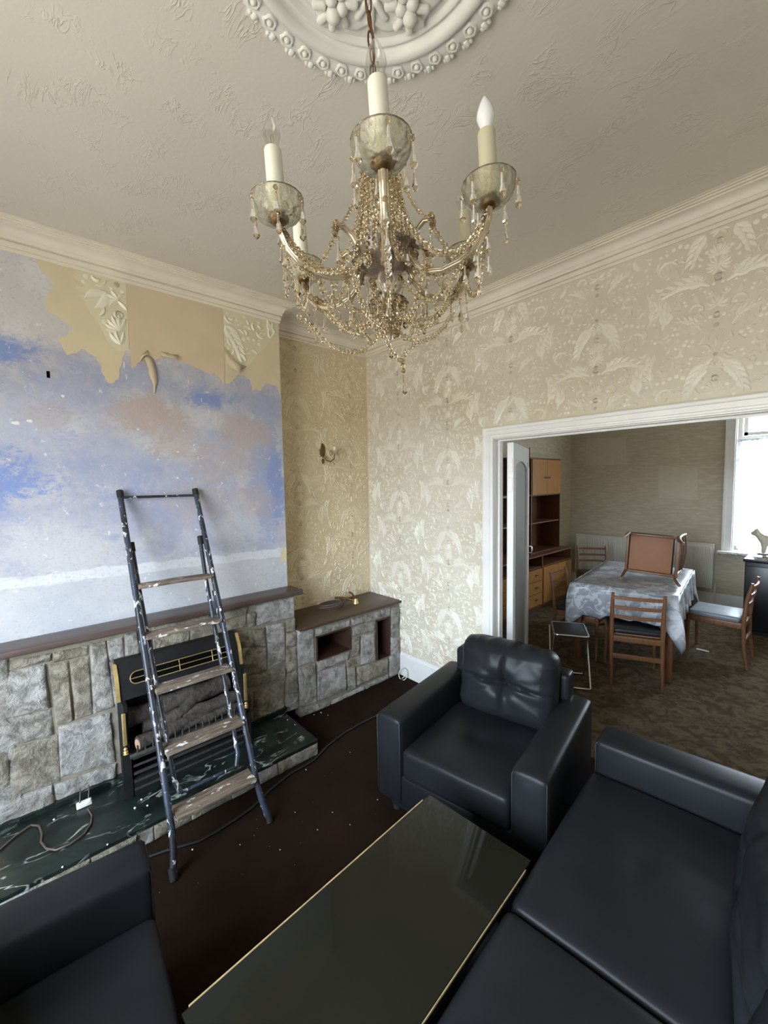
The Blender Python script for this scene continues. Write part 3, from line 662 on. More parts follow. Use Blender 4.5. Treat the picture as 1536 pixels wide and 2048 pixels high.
for k in range(NB):
    a = 2*PI*k/NB+R(145.8); ca, sa = math.cos(a), math.sin(a)
    obj('boss', boss, None, t, loc=(.347*ca, .347*sa, 0)); o = obj('boss_rim', cup, None, t, loc=(.347*ca, .347*sa, 0)); o.rotation_euler = (0, 0, a)
    a2 = a+PI/NB; o = obj('leaf_lobe', lobe, None, t, loc=(.373*math.cos(a2), .373*math.sin(a2), .001)); o.rotation_euler = (0, 0, a2)
rr = random.Random(4)
def bud(mb, x, y, z, L, w, ang):
    mb.soft((x, y, z), (L, w, w*.9), w*.85, 3, rot=Matrix.Rotation(ang, 3, 'Z'))
for k in range(6):
    a = A0+2*PI*k/6; rot = Matrix.Rotation(a, 3, 'Z'); mb = MB()
    for (u, v, h, r_) in ((-.022,-.016,.024,.017), (-.024,.016,.024,.016), (-.002,0,.034,.019), (-.046,0,.022,.014)):
        q = rot @ Vector((u, v, 0)); mb.sphere((q.x, q.y, -h), r_, 12, 8)
    for (u, v, d) in ((.026,-.013,-18), (.028,.015,20), (.004,-.034,-60), (.006,.036,62), (-.040,-.034,-110), (-.040,.036,112)):
        q = rot @ Vector((u, v, 0)); bud(mb, q.x, q.y, -.022, .019, .010, a+R(d))
    obj('berry_cluster', mb, 'plaster', t, 60, loc=(.205*math.cos(a), .205*math.sin(a), 0))
    b = a+PI/6; rot = Matrix.Rotation(b, 3, 'Z'); mb = MB()
    for (u, v, d, L) in ((.02,0,0,.040), (.0,-.024,-35,.030), (.0,.024,35,.030), (-.03,-.030,-70,.022), (-.03,.030,70,.022)):
        q = rot @ Vector((u, v, 0)); bud(mb, q.x, q.y, -.016, L, .009, b+R(d))
    obj('leaf_spray', mb, 'plaster', t, 60, loc=(.175*math.cos(b), .175*math.sin(b), 0))
    mb = MB()
    for q in range(5): mb.sphere(((q-2)*-.016*math.sin(b)+.0*q, (q-2)*.016*math.cos(b), -.019), .0075, 8, 6)
    obj('pearl_row', mb, 'plaster', t, 60, loc=(.120*math.cos(b), .120*math.sin(b), 0))
# ------------------------------------------------------------------ stone work
XS, XK = -2.605, -2.580           # stone face of the fireplace, stone face of the alcove cabinet
def stone(quad, x, mat, parent, seed, depth=.055, gap=-.0015):
    """quad: four (y, z) corners, counter-clockwise from bottom left seen from the room"""
    c = [Vector(q) for q in quad]; rr = random.Random(seed)
    wy = ((c[1]-c[0]).length+(c[2]-c[3]).length)/2; hz = ((c[3]-c[0]).length+(c[2]-c[1]).length)/2
    ny = max(4, min(16, int(wy/.016))); nz = max(4, min(16, int(hz/.016)))
    ey = gap/max(wy, .02); ez = gap/max(hz, .02)
    def P(s, t):
        s = ey+(1-2*ey)*s; t = ez+(1-2*ez)*t
        return (c[0]*(1-s)+c[1]*s)*(1-t)+(c[3]*(1-s)+c[2]*s)*t
    us = [0, .5*.012/max(wy, .03)]+[(i+.5)/ny for i in range(ny)]+[1-.5*.012/max(wy, .03), 1]
    us = sorted(set(min(1, max(0, q)) for q in us)); ws = sorted(set([0, min(.3, .006/max(hz, .03))]+[(i+.5)/nz for i in range(nz)]+[1-min(.3, .006/max(hz, .03)), 1]))
    base = rr.uniform(-.004, .006); tilt = (rr.uniform(-.008, .008), rr.uniform(-.008, .008)); rows = []
    m = len(us); n = len(ws); F = []; B = []
    for j, t in enumerate(ws):
        for i, s in enumerate(us):
            q = P(s, t); edge = min(s*wy, (1-s)*wy, t*hz, (1-t)*hz)
            q3 = Vector((q.x*9+seed, q.y*9, seed*1.7))
            d = base+tilt[0]*(s-.5)*2+tilt[1]*(t-.5)*2+noise.noise(q3)*.010+noise.noise(q3*2.7)*.008+noise.noise(q3*6.1)*.004+abs(noise.noise(q3*1.3))*.007
            e = min(1, edge/.014); d = d*e-.010*(1-e)**2
            F.append((x+d, q.x+(noise.noise(q3*1.9)*.0018 if 0 < i < m-1 else 0), q.y))
    mb = MB(); mb.add(F, [(j*m+i, j*m+i+1, (j+1)*m+i+1, (j+1)*m+i) for j in range(n-1) for i in range(m-1)])
    loop = [i for i in range(m)]+[j*m+m-1 for j in range(1, n)]+[(n-1)*m+i for i in range(m-2, -1, -1)]+[j*m for j in range(n-2, 0, -1)]
    k = len(loop); back = [(x-depth, F[i][1], F[i][2]) for i in loop]
    mb.add([F[i] for i in loop]+back, [(i, k+i, k+(i+1) % k, (i+1) % k) for i in range(k)])
    return obj('stone', mb, mat, parent, 40, world=True)
def quads(lst, ox, oy, s, x):
    out = []
    for pts in lst:       # given clockwise from top left in the crop: TL, TR, BR, BL
        w = [on(ox+a/s, oy+b/s, 0, x) for a, b in pts]; w = [(p.y, p.z) for p in w]; out.append([w[3], w[2], w[1], w[0]])
    return out
fp = thing('stone_fireplace', 'grey rough-hewn stone fireplace surround with a dark wooden mantel shelf', 'fireplace', (XS, .667, 0))
FL = quads([
    [(-60,300),(515,185),(515,262),(-60,395)], [(-60,410),(452,298),(500,735),(-60,872)], [(-60,885),(508,750),(540,1000),(-60,1175)],
    [(100,1145),(572,1015),(600,1470),(132,1625)], [(-60,1195),(92,1165),(125,1640),(-60,1700)], [(-60,1720),(525,1508),(568,1772),(-60,2035)],
    [(528,185),(880,112),(880,205),(528,285)], [(488,310),(683,265),(738,862),(562,910)], [(705,262),(888,222),(930,795),(752,856)],
    [(905,95),(1060,62),(1150,722),(940,790)], [(1070,62),(1232,25),(1245,225),(1100,262)], [(1085,275),(1180,262),(1185,715),(1155,722)],
    [(588,930),(1108,786),(1160,1275),(612,1430)], [(540,1515),(1165,1290),(1168,1460),(590,1752)],
], 0, 1270, 4.996, XS)
FR = quads([
    [(45,300),(380,205),(385,330),(55,425)], [(52,440),(365,345),(372,505),(92,570)], [(385,330),(490,300),(495,492),(380,515)], [(480,215),(1020,95),(1022,375),(505,490)],
    [(180,600),(612,520),(640,770),(240,800)], [(215,800),(640,780),(642,1112),(260,1195)], [(640,500),(888,455),(900,960),(660,1090)], [(915,425),(1032,395),(1035,555),(915,580)], [(915,590),(1052,565),(1055,762),(915,790)],
    [(915,800),(1056,772),(1072,1400),(920,1420)], [(290,1215),(900,1070),(902,1215),(310,1365)], [(470,1395),(882,1245),(885,1685),(470,1830)], [(900,1440),(1075,1420),(1085,1610),(900,1680)], [(400,1420),(460,1400),(460,1850),(430,1870)],
], 440, 1180, 6.825, XS)
FT = quads([[(240,185),(360,160),(390,395),(250,415)], [(400,150),(500,130),(510,335),(400,375)], [(505,215),(862,160),(864,262),(515,335)], [(878,155),(1190,88),(1190,190),(880,258)], [(505,110),(1190,-30),(1190,75),(505,205)]], 200, 1230, 4.8, XS)
kinds = ['stone_grey', 'stone_pale', 'stone_buff']
seedk = 0
for lst, ks in ((FL, [2,1,0,2,2,1,2,2,2,0,1,0,1,1]), (FR, [2,2,2,1,2,2,1,2,2,2,2,2,0,2]), (FT, [0,2,2,2,2])):
    for q, kk in zip(lst, ks):
        seedk += 1; stone(q, XS, kinds[kk], fp, seedk)
mb = MB().box(XC, XS-.012, YC0+.02, .36, .09, .915); mb.box(XC, XS-.012, 1.0, 1.462, .09, .915); mb.box(XC, XS-.012, .36, 1.0, .70, .915)
obj('mortar_backing', mb, 'mortar', fp, world=True)
# further stones of the left end, outside the photograph's edge
for i, (y0, y1, z0, z1) in enumerate(((-.14,-.05,.12,.40), (-.14,-.06,.41,.62), (-.14,-.06,.63,.90))): stone([(y0,z0),(y1,z0),(y1,z1),(y0,z1)], XS, 'stone_grey', fp, 200+i)
mb = MB().soft(((XC-2.565)/2, (YC0-.03+1.512)/2, .932), ((-2.565-XC)/2, (1.512-YC0+.03)/2, .0175), .009, 3)
obj('mantel_shelf', mb, 'mantel_wood', fp, 45, world=True)
obj('opening_lining', MB().box(XC, XC+.005, .36, 1.0, .10, .70), 'fire_black', fp, world=True)

# ------------------------------------------------------------------ hearth
HZ, HX, HY1 = .10, -2.150, 1.338
t = thing('hearth', 'raised dark green marble hearth slab on a low stone kerb in front of fireplace', 'hearth', (-2.36, .6, 0))
mb = MB().soft(((XS+.02+HX)/2, (HY1-.30)/2, HZ-.0115), ((HX-XS-.02)/2, (HY1+.30)/2, .0115), .005, 4)
obj('marble_slab', mb, 'marble', t, 40, world=True)
obj('marble_upstand', MB().box(XS-.012, XS+.022, -.14, 1.36, HZ, HZ+.022), 'marble', t, world=True)
obj('kerb_core', MB().box(XS, HX-.050, -.29, HY1-.03, 0, HZ-.035), 'mortar', t, world=True)
ys = [-.30, -.02, .16, .34, .41, .58, .79, 1.06, HY1-.002]
for i in range(len(ys)-1): stone([(ys[i], .002), (ys[i+1], .002), (ys[i+1], HZ-.024), (ys[i], HZ-.024)], HX+.004, kinds[2 if i % 3 else 1], t, 300+i, .05)
t2 = MB()
def side_stone(x0, x1, z1, y, seed):
    rr = random.Random(seed); P = []
    for j in range(5):
        P.append([(x0+(x1-x0)*i/8, y+(.004+.006*noise.noise(Vector((i*.7, j*.8, seed))) if 0 < i < 8 and 0 < j < 4 else -.01), .002+z1*j/4) for i in range(9)])
    return MB().grid(P)
obj('stone', side_stone(HX+.002, XS, HZ-.025, HY1-.01, 5), 'stone_buff', t, 40, world=True, fix=True)

# ------------------------------------------------------------------ alcove cabinet faced with stone
cb = thing('alcove_cabinet', 'low stone-faced alcove cabinet with brown wooden top and two open niches', 'cabinet', (XK-.2, 1.97, 0))
CB = [
    [(110,530),(312,498),(322,925),(120,985)], [(335,505),(772,388),(772,462),(338,580)], [(795,372),(1165,268),(1168,372),(805,462)], [(1172,262),(1292,228),(1292,322),(1172,355)],
    [(805,478),(1092,402),(1092,512),(815,588)], [(795,612),(892,598),(895,832),(805,855)], [(915,590),(1092,545),(1100,912),(918,965)], [(1298,232),(1432,198),(1432,592),(1298,592)], [(1285,602),(1432,595),(1442,1045),(1278,1135)],
    [(350,925),(775,800),(735,895),(360,1045)], [(365,1055),(718,955),(732,1285),(370,1425)], [(730,900),(908,848),(912,985),(742,995)], [(745,1000),(842,990),(850,1262),(745,1292)],
    [(865,1000),(1262,885),(1262,1062),(868,1225)], [(105,1005),(332,948),(352,1442),(130,1515)], [(120,1530),(520,1430),(522,1485),(130,1640)], [(530,1432),(960,1228),(962,1285),(532,1485)], [(968,1222),(1262,1085),(1262,1142),(970,1282)], [(1440,195),(1462,190),(1462,1035),(1446,1048)],
]
for i, (q, kk) in enumerate(zip(quads(CB, 580, 1180, 6.4, XK), [1,0,0,0,0,2,1,0,1,0,1,2,0,2,0,0,1,0,2])):
    q = [(min(max(a, 1.471), YB-.004), b) for a, b in q]; stone(q, XK, kinds[kk], cb, 400+i, .045)
n1 = [on(580+a/6.4, 1180+b/6.4, 0, XK) for a, b in ((342,592),(768,478),(778,772),(345,902))]; n2 = [on(580+a/6.4, 1180+b/6.4, 0, XK) for a, b in ((1110,390),(1277,345),(1277,852),(1114,892))]
N1 = (sum(p.y for p in (n1[0], n1[3]))/2, sum(p.y for p in n1[1:3])/2, (n1[2].z+n1[3].z)/2, (n1[0].z+n1[1].z)/2); N2 = (sum(p.y for p in (n2[0], n2[3]))/2, sum(p.y for p in n2[1:3])/2, (n2[2].z+n2[3].z)/2, (n2[0].z+n2[1].z)/2)
mb = MB(); x0, x1 = XK-.05, XK-.012
Y0, Y1, Z1 = 1.470, YB-.004, .648
zs = sorted((0, Z1, N1[2], N1[3], N2[2], N2[3])); yy = sorted((Y0, Y1, N1[0], N1[1], N2[0], N2[1]))
for a, b in zip(yy, yy[1:]):
    for c, d in zip(zs, zs[1:]):
        my, mz = (a+b)/2, (c+d)/2
        if any(n[0] < my < n[1] and n[2] < mz < n[3] for n in (N1, N2)): continue
        mb.box(x0, x1, a, b, c, d)
mb.box(XC+.002, x0, Y0, Y0+.02, 0, Z1)
obj('mortar_backing', mb, 'mortar', cb, world=True)
for nn in (N1, N2):
    a, b, c, d = nn; e = .006; mb = MB(); xb = XA+.03
    mb.box(xb, XK+.004, a, a+e, c, d); mb.box(xb, XK+.004, b-e, b, c, d); mb.box(xb, XK+.004, a, b, c, c+e); mb.box(xb, XK+.004, a, b, d-e, d); mb.box(xb-.006, xb, a, b, c, d)
    obj('niche_lining', mb, 'niche_wood', cb, world=True)
mb = MB().soft(((XA+.004-2.552)/2, (YC1+.003+YB-.006)/2, .660), ((-2.552-XA-.004)/2, (YB-.006-YC1-.003)/2, .011), .006, 3)
obj('worktop', mb, 'cabinet_top', cb, 45, world=True)
obj('worktop_end', MB().soft(((XC-2.552)/2+.006, (1.471+YC1)/2, .660), ((-2.552-XC)/2-.008, (YC1+.003-1.471)/2, .0108), .006, 2), 'cabinet_top', cb, 45, world=True)

# ------------------------------------------------------------------ gas fire
gf = thing('gas_fire', 'black log-effect gas fire with brass trimmed hood standing on the marble hearth', 'fire', (-2.45, .68, HZ))
G0, G1 = .352, .995
hood = [(-2.60,.775),(-2.545,.775),(-2.50,.70),(-2.478,.585),(-2.60,.585)]
mb = MB().prism([(p[0], p[1]) for p in hood], lambda p: (p[0], G0, p[1]), lambda p: (p[0], G1, p[1])); obj('hood', mb, 'fire_black', gf, world=True, fix=True)
def hoodx(z): return -2.545+(.775-z)/.075*.045 if z > .70 else -2.50+(.70-z)/.115*.022
zs0, zs1 = .655, .715
def slot_pt(y, z, d=.002): return (hoodx(z)+d, y, z)
P = []; rad = .03
for i in range(9): a = PI/2+PI*i/8; P.append((G0+.085+rad*math.cos(a), .685+rad*math.sin(a)))
for i in range(9): a = -PI/2+PI*i/8; P.append((G1-.075+rad*math.cos(a), .685+rad*math.sin(a)))
mb = MB().prism(P, lambda p: slot_pt(p[0], p[1], .0015), lambda p: slot_pt(p[0], p[1], -.004)); obj('vent_slot', mb, 'dark_hole', gf, world=True, fix=True)
obj('brass_slot_trim', MB().tube([slot_pt(*p, .003) for p in P], .0028, 6, closed=True), 'brass', gf, 50, world=True)
obj('brass_slot_bar', MB().tube([slot_pt(G0+.06, .685, .004), slot_pt(G1-.05, .685, .004)], .0024, 6), 'brass', gf, 50, world=True)
for y in (G0+.30, G1-.16): obj('brass_slot_bar', MB().tube([slot_pt(y, .656, .004), slot_pt(y, .714, .004)], .0018, 6), 'brass', gf, 50, world=True)
for y in (G0-.006, G1+.006):
    mb = MB(); P1 = []
    for i in range(7):
        z = .768-(.768-.588)*i/6; P1.append([(hoodx(z)-.006, y-.009, z), (hoodx(z)+.008, y-.009, z), (hoodx(z)+.008, y+.009, z), (hoodx(z)-.006, y+.009, z), (hoodx(z)-.006, y-.009, z)])
    mb.grid(P1); obj('brass_hood_edge', mb, 'brass', gf, 40, world=True, fix=True)
# body: side cheeks, back, base with louvred grate
mb = MB().box(-2.60, -2.42, G0+.004, G0+.022, HZ, .585); mb.box(-2.60, -2.42, G1-.022, G1-.004, HZ, .585); mb.box(-2.60, -2.585, G0+.02, G1-.02, HZ, .585); mb.box(-2.585, -2.40, G0+.02, G1-.02, HZ, HZ+.09)
obj('fire_box', mb, 'fire_black', gf, world=True)
for y in (G0+.002, G1-.002):
    obj('brass_column', MB().soft((-2.412, y, .465), (.007,.009,.085), .004, 2), 'brass', gf, 40, world=True)
    obj('brass_finial', MB().lathe([(.001,.036),(.006,.033),(.010,.026),(.007,.018),(.012,.012),(.008,.004),(.013,0)], (-2.412, y, .335), 12), 'brass', gf, 60, world=True)
    obj('corner_post', MB().box(-2.425, -2.395, y-.02, y+.02, HZ, .334), 'fire_black', gf, world=True)
for i in range(5):
    z = HZ+.028+.042*i; obj('louvre', MB().box(-2.42+.006*i, -2.398, G0+.03, G1-.03, z, z+.012), 'fire_grey', gf, world=True)
obj('grate_rail', MB().soft((-2.385, (G0+G1)/2, .325), (.008, (G1-G0)/2-.015, .010), .004, 2), 'fire_grey', gf, 40, world=True)
for i in range(16):
    y = G0+.05+(G1-G0-.10)*i/15; obj('grate_finger', MB().cyl((-2.384, y, .333), (-2.384, y, .372), .0045, .0035, 6), 'fire_grey', gf, 50, world=True)
def log(a, b, r, seed, ends):
    a = Vector(a); b = Vector(b); n = 9; pts = [a+(b-a)*i/n+Vector((0, 0, .006*math.sin(i*1.3+seed))) for i in range(n+1)]
    mb = MB().tube(pts, [r*(1+.10*math.sin(i*2.1+seed)) for i in range(n+1)], 12)
    rr = random.Random(seed); mb.v = [(x+rr.uniform(-.004, .004), y, z+rr.uniform(-.004, .004)) for x, y, z in mb.v]
    o = obj('log', mb, 'log_bark', gf, 60, world=True)
    if ends:
        d = (a-b).normalized(); w = wpos(gf)
        e = MB().cyl(a-d*.002, a+d*.003, r*.86, r*.8, 12); e.v = [(x-w.x, y-w.y, z-w.z) for x, y, z in e.v]; obj('log_end', e, 'log_end', o)
log((-2.405, G0+.055, .365), (-2.50, G1-.12, .36), .034, 1, True); log((-2.53, G0+.03, .46), (-2.55, G1-.06, .47), .052, 2, False)
log((-2.50, G0+.10, .40), (-2.47, G1-.05, .395), .036, 3, False); log((-2.47, .62, .42), (-2.56, .92, .50), .030, 4, False); log((-2.45, G0+.24, .345), (-2.44, G1-.03, .35), .026, 5, False)
obj('ember_tray', MB().box(-2.58, -2.40, G0+.025, G1-.025, .30, .318), 'fire_grey', gf, world=True)

# ------------------------------------------------------------------ step ladder leaning on the chimney breast
ld = thing('step_ladder', 'folded dark blue tubular step ladder spattered with white paint, leaning against stripped chimney breast', 'ladder', (-1.871, .645, 0))
LT = (-2.722, 1.690); LB = (-1.871, 0.0)
def lp(z, y, off=0):                                   # point in the ladder's plane, off = towards the wall
    k = z/LT[1]; x = LB[0]+(LT[0]-LB[0])*k; nx, nz = -(LT[1]), (LT[0]-LB[0]); L = math.hypot(nx, nz)
    return (x+off*nx/L, y, z+off*nz/L)
rl = .0145
for s, yt, yb, yf in ((0, .449, .442, .420), (1, .852, .846, .868)):
    obj('front_rail', MB().tube([lp(.012, yf), lp(.10, yf+(yb-yf)*.75), lp(.17, yb), lp(.9, (yt+yb)/2), lp(1.66, yt)], rl, 10), 'ladder_paint', ld, 60, world=True)
    obj('top_cap', MB().tube([lp(1.645, yt), lp(1.682, yt)], .0175, 10), 'rubber', ld, 60, world=True)
    obj('foot', MB().tube([lp(.0, yf), lp(.045, yf)], [.016, .0165], 10), 'rubber', ld, 60, world=True)
obj('top_rail', MB().tube([lp(1.645, .449), lp(1.645, .852)], .0075, 8), 'ladder_paint', ld, 60, world=True)
for i, z in enumerate((1.178, .940, .699, .450, .206)):
    a = Vector(lp(z, .462)); b = Vector(lp(z, .838)); d = .038+.004*i
    mb = MB().soft(((a.x)-.012, .65, z), (d, (b.y-a.y)/2, .0095), .004, 2)
    for j, (x, y, zz) in enumerate(mb.v): mb.v[j] = (x, y, zz+.003*noise.noise(Vector((x*30, y*9, i*3.3)))+(-.004 if i == 0 and y > .75 else 0))
    st = obj('tread', mb, 'ladder_wood', ld, 40, world=True)
    w = wpos(ld); br = MB().tube([(a.x-d*.8-.012, .452, z-.014), (a.x-d*.8-.012, .846, z-.014)], .006, 6); br.v = [(x-w.x, y-w.y, q-w.z) for x, y, q in br.v]; obj('tread_bar', br, 'ladder_paint', st, 60)
# folded rear frame just behind
for s, y0, y1, bow in ((0, .474, .494, -.004), (1, .822, .800, .008)):
    obj('rear_rail', MB().tube([lp(1.385, y0+bow, .030), lp(1.30, y0+bow*.6, .036), lp(1.18, y0, .045), lp(.75, (y0+y1)/2, .05), lp(.32, y1, .05), lp(.27, y1+(.02 if s == 0 else -.02), .05)], .0115, 10), 'ladder_paint', ld, 60, world=True)
    obj('rear_cap', MB().tube([lp(1.365, y0+bow, .031), lp(1.41, y0+bow*1.2, .028)], .0155, 10), 'rubber', ld, 60, world=True)
    obj('stay', MB().bar(lp(1.10, y0+(-.014 if s == 0 else .014), .02), lp(.90, y0+(-.014 if s == 0 else .014), .02), .003, .016), 'ladder_paint', ld, world=True)
for z, a, b in ((.27, .512, .782), (.46, .496, .80), (.70, .488, .81)):
    obj('rear_bar', MB().tube([lp(z, a, .05), lp(z, b, .05)], .009, 8), 'ladder_paint', ld, 60, world=True)
# ------------------------------------------------------------------ black leather suite
def seam(t, name, pts, r=.0022): obj(name, MB().tube(pts, r, 5), 'stitch', t, 60)
def seat_fn(hx, hy, hz, puff=.02, tuft=.018, n=1):
    def f(p):
        u, v = p.x/hx, p.y/hy
        if p.z > 0:
            k = (1-abs(u)**3)*(1-abs(v)**3); p = Vector((p.x, p.y, p.z+puff*k))
            g = math.exp(-(u/.16)**2-(v/.16)**2)
            cr = (math.exp(-(u/.025)**2)*max(0, 1-abs(v)*1.2)+math.exp(-(v/.025)**2)*max(0, 1-abs(u)*1.2))*.35
            p.z -= tuft*(g+cr*.35)+.003*noise.noise(Vector((p.x*7, p.y*7, 2)))
        return p
    return f
def back_fn(hx, hy, hz, seed=0):
    def f(p):
        u, w = p.x/hx, p.z/hz
        if p.y < 0:
            k = (1-abs(u)**2.5)*(1-abs(w)**2.5); q = Vector(p); q.y -= .055*k
            g = math.exp(-(u/.22)**2-(w/.22)**2)
            cr = math.exp(-(u/.035)**2)*max(0, 1-abs(w))**.6+math.exp(-((w-.02*math.sin(u*6))/.035)**2)*max(0, 1-abs(u))**.6
            q.y += .046*g+.020*cr
            rad = noise.noise(Vector((math.atan2(w, u)*3.2, seed, math.hypot(u, w)*1.4)))
            q.y += .008*rad*min(1, math.hypot(u, w)*1.3)
            if abs(u) > .45: q.y += .007*math.sin((w*9+abs(u)*5)+2*noise.noise(Vector((u*3, w*3, seed))))*((abs(u)-.45)/.55)*(1 if u > 0 else .5)
            p = q
        if p.z > 0: p = Vector((p.x, p.y, p.z+.012*math.sin(min(1, (1-abs(u)))*PI/2)+.003*math.sin(p.x*70+3*noise.noise(Vector((p.x*9, p.y*9, 1)))) ))
        return p
    return f
def arm(t, x0, x1, depth, top):
    cx, hx = (x0+x1)/2, (x1-x0)/2
    def fn(p):
        if p.z > 0: p = Vector((p.x, p.y, p.z+.008*(1-abs(p.x/hx)**2)))
        if p.y < 0: p = Vector((p.x, p.y-.008*(1-abs(p.x/hx)**2)*(1-abs(p.z/((top-.09)/2))**2), p.z))
        return p
    a = obj('arm', MB().soft((cx, depth/2, (top+.09)/2), (hx, depth/2, (top-.09)/2), .024, 5, fn), 'leather', t, 50)
    obj('seam', MB().tube([(x0+.008, .003, .12), (x0+.008, .002, top-.02), (x0+.012, .012, top-.008), (x0+.012, depth-.03, top-.005)], .0025, 5), 'stitch', a, 60)
    obj('seam', MB().tube([(x1-.008, .003, .12), (x1-.008, .002, top-.02), (x1-.012, .012, top-.008), (x1-.012, depth-.03, top-.005)], .0025, 5), 'stitch', a, 60)
    return a
ATOP = .53
def armchair(label, loc, rotz):
    t = thing('armchair', label, 'armchair', loc, rotz)
    obj('plinth', MB().soft((0, .40, .055), (.385, .345, .035), .015, 2), 'leather', t, 50)
    for x in (-.36, .36):
        for y in (.08, .70): obj('foot', MB().cyl((x, y, 0), (x, y, .03), .022, n=10), 'rubber', t, 50)
    obj('base', MB().soft((0, .385, .165), (.40, .375, .082), .022, 3), 'leather', t, 50)
    arm(t, -.430, -.275, .775, ATOP); arm(t, .275, .430, .775, ATOP)
    obj('back_frame', MB().soft((0, .735, .385), (.335, .055, .285), .025, 4), 'leather', t, 50)
    obj('seat', MB().soft((0, .30, .313), (.274, .302, .078), .030, 24, seat_fn(.274, .302, .078, .012, .010)), 'leather', t, 60)
    obj('back_cushion', MB().soft((.030, .612, .590), (.268, .078, .205), .060, 44, back_fn(.268, .078, .205, 3), Matrix.Rotation(R(-9), 3, 'X')), 'leather', t, 60)
    obj('button', MB().sphere((.030, .562, .590), .010, 10, 6, (1, 1, 1)), 'stitch', t, 60)
    return t
armchair('black leather armchair with tufted back cushion facing the coffee table, beside doorway', (-1.137, 1.393, 0), R(10.0))
armchair('black leather armchair at bottom left beside the hearth, only its arm and seat in view', (-1.105, .232, 0), R(176))
# two-seat sofa, facing the fireplace
so = thing('sofa', 'black leather two-seat sofa with square arm, beside the glass coffee table', 'sofa', (-.636, 1.07, 0), R(-85.2))
HW = .94
obj('plinth', MB().soft((0, .40, .055), (HW-.05, .345, .035), .015, 3), 'leather', so, 50)
for x in (-HW+.08, HW-.08):
    for y in (.08, .70): obj('foot', MB().cyl((x, y, 0), (x, y, .03), .022, n=10), 'rubber', so, 50)
obj('base', MB().soft((0, .395, .165), (HW-.02, .385, .082), .022, 4), 'leather', so, 50)
arm(so, -HW-.055, -HW+.125, .80, ATOP); arm(so, HW-.125, HW+.055, .80, ATOP)
for s in (-1, 1):
    cx = s*.408
    def sf(p, s=s, f=seat_fn(.405, .275, .078, .016, .007)): return f(p)
    obj('seat_cushion', MB().soft((cx, .262, .316), (.405, .274, .078), .030, 36, sf), 'leather', so, 60)
    obj('back_cushion', MB().soft((cx, .632, .530), (.402, .075, .18), .050, 30, back_fn(.402, .075, .18, 8+s), Matrix.Rotation(R(-9), 3, 'X')), 'leather', so, 60)
obj('back_frame', MB().soft((0, .755, .380), (HW-.02, .065, .275), .03, 4), 'leather', so, 50)

# ------------------------------------------------------------------ coffee table with black glass top
ct = thing('coffee_table', 'low rectangular coffee table with black glass top and thin gold edge', 'table', (-.849, .735, 0), R(3.6))
TX, TY, TZ = .218, .490, .41
obj('glass_top', MB().soft((0, 0, TZ-.005), (TX, TY, .005), .002, 2), 'black_glass', ct, 40)
obj('gold_edge', MB().soft((-TX-.0015, -.012, TZ-.004), (.0024, TY-.03, .0055), .001, 1), 'gold_edge', ct)
obj('gold_edge', MB().soft((TX+.0015, -.012, TZ-.006), (.0014, TY-.03, .0035), .001, 1), 'gold_edge', ct)
mb = MB().box(-TX+.012, TX-.012, TY-.045, TY-.012, TZ-.05, TZ-.0105); mb.box(-TX+.012, TX-.012, -TY+.012, -TY+.045, TZ-.05, TZ-.0105); mb.box(-TX+.008, -TX+.035, -TY+.045, TY-.045, TZ-.05, TZ-.0105); mb.box(TX-.035, TX-.008, -TY+.045, TY-.045, TZ-.05, TZ-.0105)
obj('frame', mb, 'black_lacquer', ct)
for x in (-1, 1):
    for y in (-1, 1): obj('leg', MB().soft((x*(TX-.035), y*(TY-.04), (TZ-.05)/2), (.025, .025, (TZ-.05)/2), .004, 1), 'black_lacquer', ct, 40)
obj('lower_shelf', MB().soft((0, 0, .14), (TX-.03, TY-.05, .009), .003, 1), 'black_lacquer', ct, 40)
# ------------------------------------------------------------------ door leaf folded back into the dining room
dl = bpy.data.objects.new('door_1', None); COL.objects.link(dl); dl.location = (-1.600, 2.655, 0); dl.rotation_euler = (0, 0, R(21.0)); dl['kind'] = 'structure'
DW, DT, DH = .80, .044, 1.972        # local: x = thickness, y = width away from the hinge
mb = MB().box(-DT/2, DT/2, 0, .10, .006, DH); mb.box(-DT/2, DT/2, DW-.10, DW, .006, DH); mb.box(-DT/2, DT/2, .10, DW-.10, .006, .26); mb.box(-DT/2, DT/2, .10, DW-.10, DH-.12, DH)
obj('door_frame', mb, 'white_gloss', dl)
P = [(.10, .26), (DW-.10, .26), (DW-.10, DH-.20)]+[(DW/2+(DW/2-.10)*math.cos(PI*i/8), DH-.20+.08*math.sin(PI*i/8)) for i in range(1, 8)]+[(.10, DH-.20)]
obj('pane', MB().prism(P, lambda p: (.004, p[0], p[1]), lambda p: (-.004, p[0], p[1])), 'frosted_pane', dl, fix=True)
Q = [(.10, DH-.12), (.10, DH-.20)]+[(DW/2-(DW/2-.10)*math.cos(PI*i/8), DH-.20+.08*math.sin(PI*i/8)) for i in range(0, 9)]+[(DW-.10, DH-.20), (DW-.10, DH-.12)]
Q = [q for i, q in enumerate(Q) if i == 0 or q != Q[i-1]]
obj('arched_head', MB().prism([(.10, DH-.119)]+[(DW/2-(DW/2-.10)*math.cos(PI*i/8), DH-.20+.08*math.sin(PI*i/8)*.98) for i in range(0, 9)]+[(DW-.10, DH-.119)], lambda p: (DT/2-.006, p[0], p[1]), lambda p: (-DT/2+.006, p[0], p[1])), 'white_gloss', dl, fix=True)
for z in (DH-.16, DH-.30, .30): obj('hinge', MB().soft((0, -.002, z), (.016, .0025, .05), .002, 1), 'white_gloss', dl)
obj('bolt', MB().tube([(DT/2+.004, DW-.03, DH-.16), (DT/2+.004, DW-.03, DH+.015)], .004, 6), 'old_brass', dl, 60)
